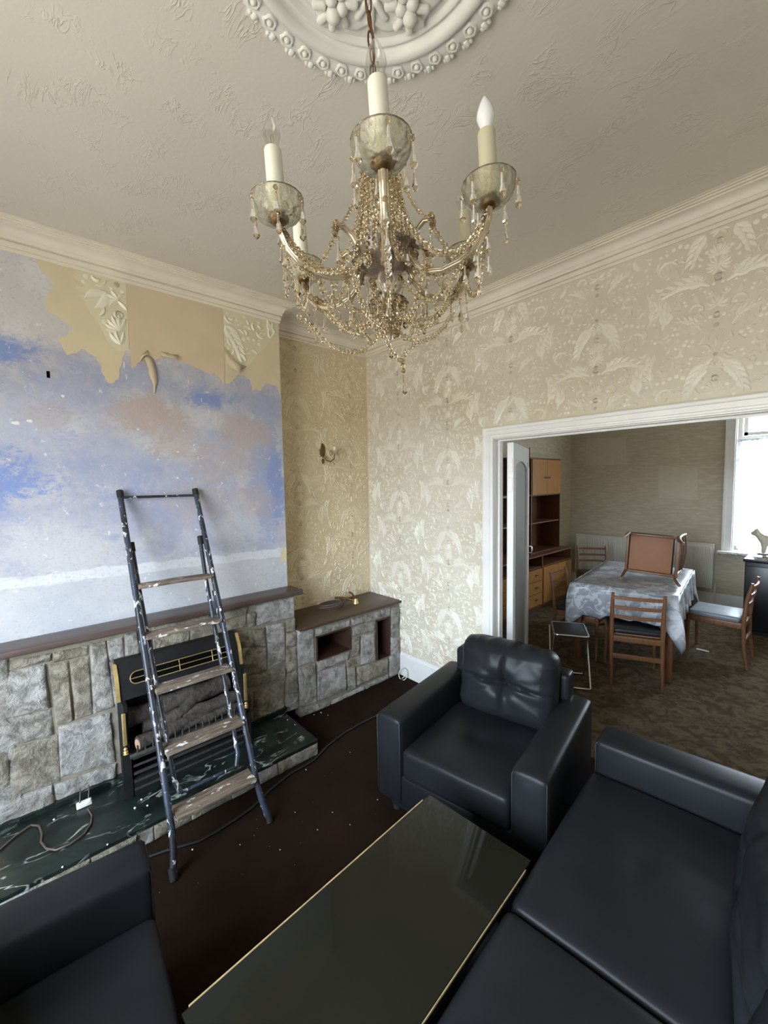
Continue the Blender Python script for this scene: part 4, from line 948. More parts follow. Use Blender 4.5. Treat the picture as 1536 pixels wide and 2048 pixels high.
obj('handle', MB().tube([(DT/2, DW-.045, 1.06), (DT/2+.03, DW-.045, 1.06), (DT/2+.035, DW-.045, 1.09), (DT/2+.03, DW-.045, 1.12), (DT/2, DW-.045, 1.12)], .006, 8), 'chrome', dl, 60)

# ------------------------------------------------------------------ dining window with net curtain
wn_ = bpy.data.objects.new('window_1', None); COL.objects.link(wn_); wn_.location = (0, YW, 0); wn_['kind'] = 'structure'
mb = MB()
mb.box(WX0-.10, WX0-.004, -.03, 0, WZ0-.02, WZ1+.10); mb.box(WX0-.10, WX0-.078, -.045, 0, WZ0-.02, WZ1+.10); mb.box(WX1+.004, WX1+.10, -.03, 0, WZ0-.02, WZ1+.10); mb.box(WX0-.10, WX1+.10, -.03, 0, WZ1, WZ1+.10)
obj('architrave', mb, 'white_gloss', wn_)
obj('reveal', MB().box(WX0-.004, WX0+.004, 0, .2, WZ0, WZ1).box(WX1-.004, WX1+.004, 0, .2, WZ0, WZ1).box(WX0, WX1, 0, .2, WZ1-.008, WZ1), 'white_gloss', wn_)
f = MB().box(WX0, WX0+.045, .11, .16, WZ0, WZ1); f.box(WX1-.045, WX1, .11, .16, WZ0, WZ1); f.box(WX0, WX1, .11, .16, WZ0, WZ0+.05); f.box(WX0, WX1, .11, .16, WZ1-.05, WZ1); f.box(WX0, WX1, .10, .165, 2.155, 2.205)
f.box(WX0+.055, WX0+.095, .12, .15, 2.215, WZ1-.06); f.box(WX1-.095, WX1-.055, .12, .15, 2.215, WZ1-.06); f.box(WX0+.055, WX1-.055, .12, .15, 2.215, 2.255); f.box(WX0+.055, WX1-.055, .12, .15, WZ1-.10, WZ1-.06)
obj('window_frame', f, 'white_gloss', wn_)
obj('pane', MB().box(WX0+.04, WX1-.04, .133, .137, WZ0+.04, 2.16), 'window_glass', wn_); obj('pane', MB().box(WX0+.09, WX1-.09, .133, .137, 2.25, WZ1-.09), 'window_glass', wn_)
obj('sill', MB().soft(((WX0+WX1)/2, -.03, WZ0-.018), ((WX1-WX0)/2+.13, .13, .016), .006, 2), 'white_gloss', wn_, 40)
mb = MB(); rr = random.Random(2)
for i in range(26): mb.ball((WX0-.11+rr.uniform(0, .22), -.15+rr.uniform(-.02, .03), WZ0-.030+rr.uniform(-.01, .012)), rr.uniform(.006, .018), (1.5, 1, .7))
o = obj('plaster_crumbs', mb, 'plaster_crumb', wn_); o['kind'] = 'stuff'
cu = thing('net_curtain', 'white lace net curtain hanging across the dining room window', 'curtain', (-.35, YW+.055, WZ0))
P = []
n = 120
for i in range(n+1):
    s = i/n; x = WX0-.02+(WX1-WX0+.04)*s
    P.append([(x+.35+.006*math.sin(j*1.1+i), .018*math.sin(s*58)*(.4+.6*(1-j/7))+.012*math.sin(s*23+1)-(.05 if s < .04 else 0), .012+(2.165-WZ0-.012)*j/7) for j in range(8)])
obj('lace', MB().grid(P), 'lace', cu, 80)
obj('wire', MB().tube([(WX0+.35, 0, 2.16-WZ0), (WX1+.35, 0, 2.16-WZ0)], .003, 6), 'chrome', cu, 60)
obj('heading', MB().soft(((WX0+WX1)/2+.35, 0, 2.155-WZ0), ((WX1-WX0)/2, .006, .016), .004, 2), 'lace', cu, 60)

# front bay window behind the camera
w2 = bpy.data.objects.new('window_2', None); COL.objects.link(w2); w2.location = (0, YF-.1, 0); w2['kind'] = 'structure'
f = MB().box(WFX0, WFX1, -.04, .02, WFZ0, WFZ0+.06); f.box(WFX0, WFX1, -.04, .02, WFZ1-.06, WFZ1)
for x in (WFX0, WFX0+.62, WFX1-.68, WFX1-.06): f.box(x, x+.06, -.04, .02, WFZ0, WFZ1)
f.box(WFX0, WFX1, -.03, .01, 1.98, 2.03)
obj('window_frame', f, 'white_gloss', w2)
for a, b in ((WFX0+.06, WFX0+.62), (WFX0+.68, WFX1-.68), (WFX1-.62, WFX1-.06)):
    for c, d in ((WFZ0+.06, 1.98), (2.03, WFZ1-.06)): obj('pane', MB().box(a, b, -.012, -.008, c, d), 'window_glass', w2)
obj('sill', MB().soft(((WFX0+WFX1)/2, .10, WFZ0-.012), ((WFX1-WFX0)/2+.05, .12, .012), .004, 1), 'white_gloss', w2)

# ------------------------------------------------------------------ radiator on the far wall
ra = thing('radiator', 'long cream panel radiator on the far dining room wall', 'radiator', (-1.97, YW-.10, .25))
x0, x1, z1 = -2.845+1.97, -1.10+1.97, .575
obj('panel', MB().soft(((x0+x1)/2, 0, z1/2), ((x1-x0)/2, .012, z1/2), .008, 3), 'radiator_white', ra, 40)
n = 44
rib = MB().soft((0, -.016, z1/2), (.011, .007, z1/2-.03), .006, 1).mesh('rib', 'radiator_white', 50)
for i in range(n): obj('rib', rib, None, ra, loc=(x0+.03+(x1-x0-.06)*i/(n-1), 0, 0))
obj('top_grille', MB().soft(((x0+x1)/2, .03, z1+.004), ((x1-x0)/2+.004, .042, .008), .004, 1), 'radiator_white', ra, 40)
for x in (x0, x1): obj('side_cover', MB().soft((x, .03, z1/2), (.004, .042, z1/2), .002, 1), 'radiator_white', ra)
for x in (x0+.25, x1-.25): obj('bracket', MB().box(x-.015, x+.015, .012, .09, .08, z1-.08), 'radiator_white', ra)
obj('valve', MB().cyl((x1+.03, .0, -.02), (x1+.03, 0, .07), .014).cyl((x1+.03, 0, -.24), (x1+.03, 0, 0), .0075), 'white_plastic', ra, 50)

# ------------------------------------------------------------------ wall unit
wu = thing('wall_unit', 'tall teak wall unit with cupboards above open shelves and drawers', 'cabinet', (-2.80, 5.02, 0))
XU, U0, U1 = -2.590, 4.05, 5.945
def wbox(*a): return MB().box(*a)
xb = XA-.008
mb = MB().box(xb, XU, U0, U1, .715, .735); mb.box(xb, XU-.005, U0, U0+.02, .06, .715); mb.box(xb, XU-.005, U1-.02, U1, .06, .715); mb.box(xb, XU-.005, U0, U1, .06, .08); mb.box(xb, XU-.01, U0, U1, .565, .58); mb.box(xb, XU-.005, 5.085, 5.105, .06, .715); mb.box(xb, xb+.012, U0, U1, .06, .72); mb.box(xb, XU-.05, U0+.03, U1-.03, 0, .06)
obj('base_carcass', mb, 'teak_dark', wu, world=True)
for i in range(3):
    z0 = .085+.160*i; d = obj('drawer', MB().soft((XU-.004, (4.52+5.082)/2, z0+.0775), (.010, (5.082-4.52)/2-.003, .0755), .003, 1), 'oak_front', wu, world=True)
    k = MB().soft((0, 0, 0), (.008, .030, .007), .004, 1); k.v = [(x+XU+.014+2.80, y+4.92-5.02, z+z0+.085) for x, y, z in k.v]; obj('drawer_pull', k, 'unit_dark', d, 50)
    obj('drawer', MB().soft((XU-.004, (4.07+4.51)/2, z0+.0775), (.010, (4.51-4.07)/2-.003, .0755), .003, 1), 'oak_front', wu, world=True)
for a, b in ((5.108, 5.515), (5.519, 5.925)): obj('cupboard_door', MB().soft((XU-.004, (a+b)/2, .3225), (.010, (b-a)/2, .2375), .003, 1), 'oak_front', wu, world=True)
XH, H1 = -2.70, 5.80
mb = MB().box(xb, XH, U0, U0+.018, .735, 1.99)
for y in (4.975, H1-.018): mb.box(xb, XH, y, y+.018, .735, 1.99)
mb.box(xb, XH, U0, H1, 1.974, 1.992); mb.box(xb, XH-.012, U0, H1, 1.492, 1.508); mb.box(xb, xb+.01, U0, H1, .735, 1.99); mb.box(xb, XH, 4.975, H1, .735, .750)
obj('hutch_carcass', mb, 'unit_dark', wu, world=True)
obj('hutch_stile', MB().box(XH-.002, XH+.004, 4.975, 4.993, .735, 1.99), 'teak', wu, world=True)
for z in (1.125,): obj('shelf', MB().box(xb+.01, XH-.010, 4.993, H1-.018, z, z+.016), 'teak', wu, world=True)
for z in (1.125, 1.50): obj('shelf', MB().box(xb+.01, XH-.006, U0+.018, 4.975, z, z+.016), 'teak', wu, world=True)
for a, b in ((4.994, 5.392), (5.395, 5.785)):
    d = obj('cupboard_door', MB().soft((XH+.004, (a+b)/2, 1.741), (.009, (b-a)/2-.001, .232), .003, 1), 'oak_front', wu, world=True)
k = MB().soft((XH+.016, 5.39, 1.735), (.006, .075, .011), .004, 1); obj('door_pull', k, 'unit_dark', wu, 50, world=True)

# ------------------------------------------------------------------ dining table and cloth
DT0 = Vector((-1.349, 4.556, 0)); DTR = R(7.0)
dt = thing('dining_table', 'rectangular dark wooden dining table under a silver-grey cloth', 'table', DT0, DTR)
hx, hy, TH_ = .405, .665, .735
obj('table_top', MB().soft((0, 0, TH_-.016), (hx, hy, .014), .005, 2), 'teak_dark', dt, 40)
for x in (-1, 1):
    for y in (-1, 1): obj('leg', MB().soft((x*(hx-.05), y*(hy-.05), (TH_-.03)/2), (.028, .028, (TH_-.03)/2), .008, 1), 'teak_dark', dt, 40)
obj('apron', MB().box(-hx+.05, hx-.05, -hy+.04, -hy+.06, TH_-.11, TH_-.03).box(-hx+.05, hx-.05, hy-.06, hy-.04, TH_-.11, TH_-.03).box(-hx+.04, -hx+.06, -hy+.05, hy-.05, TH_-.11, TH_-.03).box(hx-.06, hx-.04, -hy+.05, hy-.05, TH_-.11, TH_-.03), 'teak_dark', dt)
tcl = bpy.data.objects.new('tablecloth', None); COL.objects.link(tcl); tcl.location = DT0; tcl.rotation_euler = (0, 0, DTR)
tag(tcl, 'shiny silver-grey patterned cloth draped over the dining table', 'tablecloth')
mb = MB(); top = TH_+.004; ex, ey = hx+.006, hy+.006
P = [[(-ex+2*ex*i/12, -ey+2*ey*j/18, top+.0025*noise.noise(Vector((i*.9, j*.9, 3)))) for j in range(19)] for i in range(13)]
mb.grid(P)
per = []                                              # perimeter with corner fans
def side(a, b, nrm, n, drop):
    for i in range(n+1):
        s = i/n; per.append((Vector(a)*(1-s)+Vector(b)*s, Vector(nrm), drop, s))
side((-ex, -ey, 0), (ex, -ey, 0), (0, -1, 0), 22, .285); side((ex, -ey, 0), (ex, ey, 0), (1, 0, 0), 30, .24); side((ex, ey, 0), (-ex, ey, 0), (0, 1, 0), 22, .30); side((-ex, ey, 0), (-ex, -ey, 0), (-1, 0, 0), 30, .27)
rows = []
for k, (p, nr, dr, s) in enumerate(per):
    c = max(0, 1-min(s, 1-s)*7.5)                    # 1 at a corner
    far_c = 1 if (k >= 21 and k <= 25) else 0
    drop = dr+.16*c**1.3; 
    if 8 <= k <= 21: drop -= .03
    out = .012+.055*c+.018*math.sin(k*1.15)*(1 if c < .3 else .3)
    dirc = Vector(nr); cornv = Vector((math.copysign(1, p.x), math.copysign(1, p.y), 0)).normalized()
    dirc = (dirc*(1-c*.7)+cornv*c*.7)
    col = []
    for j in range(8):
        t = j/7; q = p+dirc*(.004+out*t**.8+.012*c*math.sin(t*5+k)); col.append((q.x, q.y, top-drop*t+(.004*math.sin(k*2.3) if j == 7 else 0)))
    rows.append(col)
rows.append(rows[0]); mb.grid(rows)
o = obj('cloth', mb, 'satin_cloth', tcl, 70); md = o.modifiers.new('cloth', 'SOLIDIFY'); md.thickness = .0015; md.offset = 1

# ------------------------------------------------------------------ ladder-back dining chairs
def dining_chair(label, seat_mat, rot=None, loc=(0,0,0), rotz=0):
    """local: back posts at y = 0, seat towards +y, width along x"""
    t = thing('dining_chair', label, 'chair', loc, rotz, 'teak dining chairs')
    hw, sd, sh, H = .180, .40, .415, .775
    for s in (-1, 1):
        obj('back_post', MB().tube([(s*hw, -.035, 0), (s*hw, -.005, .22), (s*hw, .0, .42), (s*hw, -.018, .62), (s*hw, -.050, H)], [.013, .016, .018, .016, .012], 8), 'teak', t, 60)
        obj('leg', MB().tube([(s*(hw+.012), sd, 0), (s*(hw+.008), sd, .25), (s*(hw+.005), sd, sh-.01)], [.011, .015, .017], 8), 'teak', t, 60)
        obj('side_rail', MB().soft((s*hw, sd/2, sh-.035), (.010, sd/2-.01, .026), .004, 1), 'teak', t, 40)
    for z, d in ((.735, -.044), (.652, -.026), (.570, -.010)):
        P = []
        for i in range(9):
            x = -hw+2*hw*i/8; y = d-.022*(1-(x/hw)**2); P.append([(x, y-.007, z-.013), (x, y+.007, z-.013), (x, y+.007, z+.013), (x, y-.007, z+.013), (x, y-.007, z-.013)])
        obj('slat', MB().grid(P), 'teak', t, 50, fix=True)
    obj('front_rail', MB().soft((0, sd, sh-.035), (hw, .010, .026), .004, 1), 'teak', t, 40)
    obj('back_rail', MB().soft((0, .0, sh-.035), (hw, .010, .024), .004, 1), 'teak', t, 40)
    obj('stretcher', MB().soft((0, -.008, .235), (hw, .009, .020), .004, 1), 'teak', t, 40)
    obj('seat_pad', MB().soft((0, sd/2+.012, sh+.018), (hw+.012, sd/2-.012, .022), .018, 4), seat_mat, t, 60)
    obj('seat_board', MB().soft((0, sd/2+.012, sh-.008), (hw-.008, sd/2-.025, .005), .002, 1), 'seat_board', t, 40)
    return t
# front chair: posts at (-.935,3.797) and (-1.247,3.617)
dining_chair('teak ladder-back dining chair nearest the doorway, its back towards the front room', 'seat_black', loc=(-1.085, 3.722, 0), rotz=R(24))
dining_chair('teak ladder-back dining chair with grey seat on the window side of the table', 'seat_grey', loc=(-.545, 4.90, 0), rotz=R(90))
dining_chair('teak ladder-back dining chair tucked in between table and wall unit', 'seat_black', loc=(-1.90, 4.16, 0), rotz=R(-88))
dining_chair('teak ladder-back dining chair in the corner in front of radiator', 'seat_black', loc=(-2.30, 5.93, 0), rotz=R(214))
c5 = dining_chair('teak dining chair lying on its side on top of the dining table, underside showing', 'seat_black')
Rm = Matrix(((0, -1, 0), (0, 0, 1), (-1, 0, 0)))      # local x -> -z, y -> -x, z -> +y
Rm = Matrix.Rotation(R(12), 3, 'Z') @ Matrix.Rotation(R(3.0), 3, 'Y') @ Rm
c5.rotation_mode = 'QUATERNION'; c5.rotation_quaternion = Rm.to_quaternion(); c5.location = (-.935, 4.19, .962)

# ------------------------------------------------------------------ folding stool
fs = thing('folding_stool', 'small folding stool with chrome tube frame and black seat', 'stool', (-1.50, 3.42, 0), R(30))
obj('seat_panel', MB().soft((0, 0, .445), (.118, .150, .008), .005, 2), 'seat_black', fs, 40)
def rrect(hx_, hy_, z, r=.03, n=5):
    P = []
    for cx, cy, a0 in ((hx_-r, hy_-r, 0), (-hx_+r, hy_-r, 90), (-hx_+r, -hy_+r, 180), (hx_-r, -hy_+r, 270)):
        P += [(cx+r*math.cos(R(a0+90*i/n)), cy+r*math.sin(R(a0+90*i/n)), z) for i in range(n+1)]
    return P
obj('seat_ring', MB().tube(rrect(.130, .162, .445), .0085, 8, closed=True), 'chrome', fs, 60)
obj('leg_frame', MB().tube([(-.12, -.10, .43), (-.13, .12, .012), (-.12, .135, .010), (.12, .135, .010), (.13, .12, .012), (.12, -.10, .43)], .0085, 8), 'chrome', fs, 60)
obj('leg_frame', MB().tube([(-.145, .12, .43), (-.15, -.13, .012), (-.14, -.145, .010), (.14, -.145, .010), (.15, -.13, .012), (.145, .12, .43)], .0085, 8), 'chrome', fs, 60)

# ------------------------------------------------------------------ black cabinet by the window
bc = thing('black_cabinet', 'glossy black cabinet in front of the dining room window', 'cabinet', (-.30, 6.12, 0))
obj('body', MB().soft((.0, 0, .41), (.385, .27, .375), .008, 2), 'black_lacquer', bc, 40)
obj('plinth', MB().box(-.36, .36, -.24, .25, 0, .035), 'black_lacquer', bc)
obj('top', MB().soft((0, -.005, .800), (.40, .285, .016), .006, 2), 'black_lacquer', bc, 40)
for x in (-.193, .193):
    d = obj('cabinet_door', MB().soft((x, -.276, .40), (.186, .008, .34), .004, 1), 'black_lacquer', bc, 40)
    h = MB().soft((x+(.14 if x < 0 else -.14), -.290, .66), (.025, .006, .006), .003, 1); obj('handle', h, 'chrome', d, 50)
tr_ = thing('glass_tray', 'flat grey glass tray lying on the black cabinet', 'tray', (-.36, 6.05, .817))
obj('tray', MB().soft((0, 0, .008), (.26, .15, .008), .006, 2), 'smoke_glass', tr_, 40)
obj('rim', MB().tube(rrect(.265, .155, .016, .03), .005, 6, closed=True), 'black_lacquer', tr_, 60)
# cream pottery animal
fg = thing('animal_figurine', 'cream pottery animal figurine standing on black cabinet by window', 'figurine', (-.50, 6.28, .817))
me = bpy.data.meshes.new('figure')
V = [((.10,0,.155), .055), ((.0,0,.15), .055), ((-.075,0,.165), .050), ((-.115,0,.205), .034), ((-.145,0,.245), .032), ((-.195,0,.225), .018),
     ((-.075,.035,.09), .022), ((-.080,.035,.012), .018), ((-.075,-.035,.09), .022), ((-.080,-.035,.012), .018), ((.11,.035,.09), .024), ((.115,.035,.012), .018), ((.11,-.035,.09), .024), ((.115,-.035,.012), .018),
     ((-.140,.025,.290), .010), ((-.140,-.025,.290), .010), ((.16,0,.19), .012)]
me.from_pydata([v for v, r in V], [(0,1),(1,2),(2,3),(3,4),(4,5),(2,6),(6,7),(2,8),(8,9),(0,10),(10,11),(0,12),(12,13),(4,14),(4,15),(0,16)], [])
fo = bpy.data.objects.new('figure', me); COL.objects.link(fo); fo.parent = fg; me.materials.append(M['cream_ceramic'])
md = fo.modifiers.new('skin', 'SKIN'); fo.modifiers.new('sub', 'SUBSURF').levels = 2; fo.modifiers['sub'].render_levels = 2
for i, (v, r) in enumerate(V): me.skin_vertices[0].data[i].radius = (r, r)
me.skin_vertices[0].data[1].use_root = True
# ------------------------------------------------------------------ chandelier
CX, CY = ROSE
ch = thing('chandelier', 'six-arm glass chandelier with candle bulbs, bead strings and drop pendants', 'chandelier', (CX, CY, 2.02))
def cz(z): return z-2.02
CAMANG = math.atan2(-CY, -CX)
_axis = Vector((math.cos(CAMANG), math.sin(CAMANG), 0)); CROT = Matrix.Rotation(R(2.9), 3, _axis)     # it hangs a little askew
_piv = Vector((CX, CY, 2.50)); _loc = _piv+CROT @ (Vector((CX, CY, 2.02))-_piv)
ch.location = _loc; ch.rotation_mode = 'QUATERNION'; ch.rotation_quaternion = CROT.to_quaternion()
def cl(p): return CROT.inverted() @ (Vector(p)-_loc)
links = int((2.93-2.47)/.040)
lk = MB().tube([(.007*math.cos(2*PI*i/10), 0, .019*math.sin(2*PI*i/10)*1.15) for i in range(10)], .0022, 6, closed=True).mesh('chain_link', 'bronze_rod', 60)
for i in range(links):
    o = obj('chain_link', lk, None, ch, loc=(0, 0, cz(2.475+.036*i+.012))); o.rotation_euler = (0, 0, (PI/2)*(i % 2)+.3)
obj('flex', MB().tube([(.006*math.sin(i*1.1), .006*math.cos(i*1.1), cz(2.45+.51*i/14)) for i in range(15)], .0028, 6), 'bronze_rod', ch, 60)
obj('canopy', MB().lathe([(.001,.0),(.03,.0),(.034,.012),(.020,.026),(.008,.034),(.004,.045)], (0, 0, cz(2.885)), 20), 'old_brass', ch, 60)
obj('stem', MB().lathe([(.004,2.47),(.012,2.455),(.010,2.44),(.024,2.425),(.028,2.41),(.014,2.40),(.010,2.38),(.016,2.34),(.020,2.31),(.013,2.28),(.022,2.26),(.030,2.245),(.022,2.225),(.018,2.19),(.024,2.17),(.012,2.15),(.016,2.12),(.020,2.09),(.010,2.065),(.006,2.04),(.001,2.035)], (0, 0, -2.02), 16), 'smoke_glass', ch, 60)
def flute(n, amp):
    return lambda a, i, r, z: (r*(1+amp*math.cos(n*a)), z)
obj('centre_bowl', MB().lathe([(.012,2.186),(.034,2.190),(.056,2.202),(.070,2.220),(.078,2.238),(.0755,2.238),(.066,2.221),(.05,2.206),(.03,2.196),(.012,2.193)], (0, 0, -2.02), 40, flute(20, .035)), 'smoke_glass', ch, 70)
obj('lower_bowl', MB().lathe([(.008,2.098),(.024,2.102),(.036,2.112),(.043,2.126),(.041,2.126),(.034,2.116),(.022,2.107),(.008,2.104)], (0, 0, -2.02), 32, flute(16, .04)), 'crystal', ch, 70)
obj('crown_bowl', MB().lathe([(.010,2.402),(.030,2.408),(.046,2.420),(.044,2.421),(.028,2.412),(.010,2.407)], (0, 0, -2.02), 32, flute(16, .05)), 'amber_glass', ch, 70)
# pendant prism
def drop_mesh(name, L, w):
    pr = [(.0015,0),(w*.30,-.06*L),(w*.42,-.45*L),(w,-.80*L),(w*.85,-.88*L),(.0005,-L)]
    return MB().lathe(pr, (0,0,0), 6).mesh(name, 'crystal')
D1 = drop_mesh('pendant', .046, .0072); D2 = drop_mesh('pendant', .056, .0080); D3 = drop_mesh('pendant', .038, .0060)
stud = MB().ball((0,0,0), .0055).mesh('pendant_bead', 'crystal')
def hang(parent, x, y, z, me, two=False):
    b = obj('pendant_bead', stud, None, parent, loc=(x, y, z-.006)); p = obj('pendant', me, None, parent, loc=(x, y, z-.012))
    if two:
        p2 = obj('pendant', D3, None, parent, loc=(x, y, z-.012-.044))
bowlp = [(.013,2.247),(.028,2.249),(.041,2.2565),(.049,2.267),(.0525,2.278),(.0537,2.289),(.0520,2.289),(.0507,2.279),(.0470,2.2695),(.039,2.260),(.027,2.254),(.013,2.252)]
def beads(pts, r=.0052, step=.0105, mb=None):
    mb = mb or MB(); pts = [Vector(p) for p in pts]; L = 0
    seg = [(pts[i], pts[i+1], (pts[i+1]-pts[i]).length) for i in range(len(pts)-1)]; tot = sum(s[2] for s in seg); n = max(2, int(tot/step)); acc = 0; k = 0
    for i in range(n+1):
        t = tot*i/n
        while k < len(seg)-1 and acc+seg[k][2] < t: acc += seg[k][2]; k += 1
        a, b, l = seg[k]; q = a+(b-a)*((t-acc)/max(l, 1e-6)); rr = r*1.14*(1+.22*math.sin(i*2.4)); mb.ball(q, rr)
    return mb
def swag(a, b, sag, n=14, pw=1.0):
    a = Vector(a); b = Vector(b); return [a+(b-a)*i/n-Vector((0, 0, sag*4*(i/n)*(1-i/n))) for i in range(n+1)]
RA = .249
armz = [(.249,2.243),(.246,2.224),(.236,2.199),(.214,2.176),(.180,2.160),(.140,2.155),(.105,2.163),(.080,2.183),(.066,2.208),(.068,2.235),(.082,2.258),(.103,2.272),(.120,2.268)]
angs = [CAMANG+R(-.8)+2*PI*k/6 for k in range(6)]          # 0 = the arm towards the camera
tip = []
for k, a in enumerate(angs):
    ca, sa = math.cos(a), math.sin(a)
    dz = .0
    def P3(r, z, off=0): return (r*ca-off*sa, r*sa+off*ca, cz(z)+dz)
    arm_ = obj('arm', MB().tube([P3(r, z) for r, z in armz], .0062, 8), 'arm_glass', ch, 60)
    for off in (-.0062, .0062): obj('glass_rib', MB().tube([P3(r, z, off) for r, z in armz], .0030, 6), 'arm_glass', arm_, 60)
    c = P3(RA, 0); c = (c[0], c[1], -2.02+dz); c18 = (c[0], c[1], c[2]-.050)
    obj('drip_bowl', MB().lathe(bowlp, c, 40, lambda a_, i, r, z: (r*(1+.018*math.cos(12*a_+i*.45)), z)), 'amber_glass', arm_, 70)
    obj('bowl_rim', MB().tube([(c[0]+.0532*math.cos(2*PI*i/24), c[1]+.0532*math.sin(2*PI*i/24), c[2]+2.2895) for i in range(24)], .0013, 5, closed=True), 'smoke_glass', arm_, 60)
    obj('cup', MB().lathe([(.001,2.292),(.011,2.292),(.016,2.298),(.021,2.303),(.019,2.310),(.012,2.312),(.001,2.312)], c18, 16), 'old_brass', arm_, 60)
    old = 'candle_sleeve_old' if k in (1, 2) else 'candle_sleeve'
    obj('candle_sleeve', MB().lathe([(.001,2.250),(.0175,2.250),(.0175,2.384),(.0165,2.387),(.011,2.387),(.001,2.387)], c, 20), old, arm_, 50)
    L = .070; rb = .0180 if k != 0 else .0185
    prof = [(.001,0),(.0085,0),(.0095,.004),(.0125,.012),(rb*.93,.024),(rb,.029),(rb*.93,.038),(rb*.68,.051),(rb*.30,.064),(.0005,L)]
    obj('bulb', MB().lathe(prof, (c[0], c[1], c[2]+2.386), 20), 'opal_bulb' if k in (1, 4) else 'clear_bulb', arm_, 70)
    if k not in (1, 4): obj('filament', MB().tube([(c[0]-.004, c[1], c[2]+2.388), (c[0]-.005, c[1], c[2]+2.414), (c[0], c[1], c[2]+2.418), (c[0]+.005, c[1], c[2]+2.414), (c[0]+.004, c[1], c[2]+2.388)], .0008, 4), 'filament', arm_, 60)
    for q in range(6):
        aa = a+2*PI*q/6+.2; hang(arm_, c[0]+.0550*math.cos(aa), c[1]+.0550*math.sin(aa), c[2]+2.284, D1, q % 3 == 1)
    # little glass rosettes on the arm
    for (r, z, s) in ((.246,2.232,.011), (.205,2.172,.012), (.122,2.266,.014), (.070,2.222,.012), (.105,2.165,.012)):
        mb = MB()
        for q in range(7):
            b = 2*PI*q/7; mb.ball(Vector(P3(r, z))+Vector((-sa*math.cos(b)*s*.75, ca*math.cos(b)*s*.75, math.sin(b)*s*.75)), s*.42)
        mb.ball(P3(r, z), s*.5); obj('rosette', mb, 'crystal', arm_)
    for (r, z, me, tw) in ((.19,2.160,D1,False), (.220,2.172,D2,True), (.14,2.148,D1,False), (.242,2.205,D3,True), (.118,2.250,D2,False), (.10,2.155,D3,True)): hang(arm_, *P3(r, z), me, tw)
    tip.append(P3(.240, 2.232))
    # beads wound under the arm and from the crown to the arm
    o = obj('bead_string', beads(swag(P3(.240,2.225), P3(.075,2.185), .045)), 'crystal', ch); o['kind'] = 'stuff'
    o = obj('bead_string', beads(swag(P3(.212,2.180), P3(.045,2.095), .03)), 'crystal', ch); o['kind'] = 'stuff'
    o = obj('bead_string', beads(swag(P3(.042,2.412), P3(.112,2.270), .018), .0042, .009), 'crystal', ch); o['kind'] = 'stuff'
    o = obj('bead_string', beads(swag(P3(.120,2.262), P3(.205,2.178), .035)), 'crystal', ch); o['kind'] = 'stuff'
for k in range(6):
    a, b = tip[k], tip[(k+1) % 6]
    o = obj('bead_string', beads(swag(a, b, .100 if k != 5 else .115, 20), .0056, .0115), 'crystal', ch); o['kind'] = 'stuff'
    m = (Vector(a)+Vector(b))/2
    mid = (angs[k]+PI/6); q = (.075*math.cos(mid), .075*math.sin(mid), cz(2.205)); lo = (.04*math.cos(mid), .04*math.sin(mid), cz(2.085))
    o = obj('bead_string', beads(swag((m.x*.72, m.y*.72, cz(2.145)), lo, .05), .0052), 'crystal', ch); o['kind'] = 'stuff'
    o = obj('bead_string', beads(swag(q, tip[k], .06)), 'crystal', ch); o['kind'] = 'stuff'
# cascade of strings round the stem
for k in range(18):
    a = 2*PI*k/18; ca, sa = math.cos(a), math.sin(a); r2 = .066+.012*(k % 2)
    pts = [((.040+(r2-.040)*t**1.6)*ca, (.040+(r2-.040)*t**1.6)*sa, cz(2.412-(.165+.03*(k % 2))*t)) for t in [i/10 for i in range(11)]]
    o = obj('bead_string', beads(pts, .0056, .0108), 'crystal', ch); o['kind'] = 'stuff'
    if k % 2 == 0: hang(ch, (r2+.004)*ca, (r2+.004)*sa, cz(2.235), D1)
    if k % 3 == 0: hang(ch, .050*ca, .050*sa, cz(2.335), D2)
for k in range(12):
    a = 2*PI*(k+.5)/12; ca, sa = math.cos(a), math.sin(a)
    pts = [((.040-.022*t)*ca, (.040-.022*t)*sa, cz(2.122-.070*t)) for t in [i/5 for i in range(6)]]
    o = obj('bead_string', beads(pts, .0056, .011), 'crystal', ch); o['kind'] = 'stuff'
    hang(ch, .044*ca, .044*sa, cz(2.125), D3 if k % 2 else D1)
    pts = [(.072*ca+.006*math.cos(7*t), .072*sa, cz(2.236-.05*t)) for t in [i/5 for i in range(6)]]
    o = obj('bead_string', beads(pts, .0056, .011), 'crystal', ch); o['kind'] = 'stuff'
hang(ch, 0, 0, cz(2.052), D1)
# the long loop that has slipped down in front
pf = on(808, 770, 0, -.66); pts = [on(752, 640, 0, -.70), on(770, 672, 0, -.69), on(785, 705, 0, -.68), on(801, 724, 0, -.67), on(815, 700, 0, -.67), on(828, 690, 0, -.67), on(838, 660, 0, -.68), on(846, 628, 0, -.70)]
o = obj('bead_string', beads([cl(p) for p in pts], .0050, .0098), 'crystal', ch); o['kind'] = 'stuff'
p = cl(on(806, 724, 0, -.67)); o = obj('bead_string', beads([p, p-Vector((0, 0, .018))], .0052, .009), 'crystal', ch); o['kind'] = 'stuff'
hang(ch, p.x, p.y, p.z-.014, D1)
pts = [on(u, v, 0, -.74) for u, v in ((598, 634), (627, 655), (650, 685), (690, 704), (722, 704), (745, 685), (765, 655))]
o = obj('bead_string', beads([cl(q) for q in pts], .0054, .0110), 'crystal', ch); o['kind'] = 'stuff'
pts = [on(u, v, 0, -.74) for u, v in ((790, 655), (815, 678), (840, 684), (865, 675), (890, 652), (905, 625))]
o = obj('bead_string', beads([cl(q) for q in pts], .0054, .0110), 'crystal', ch); o['kind'] = 'stuff'

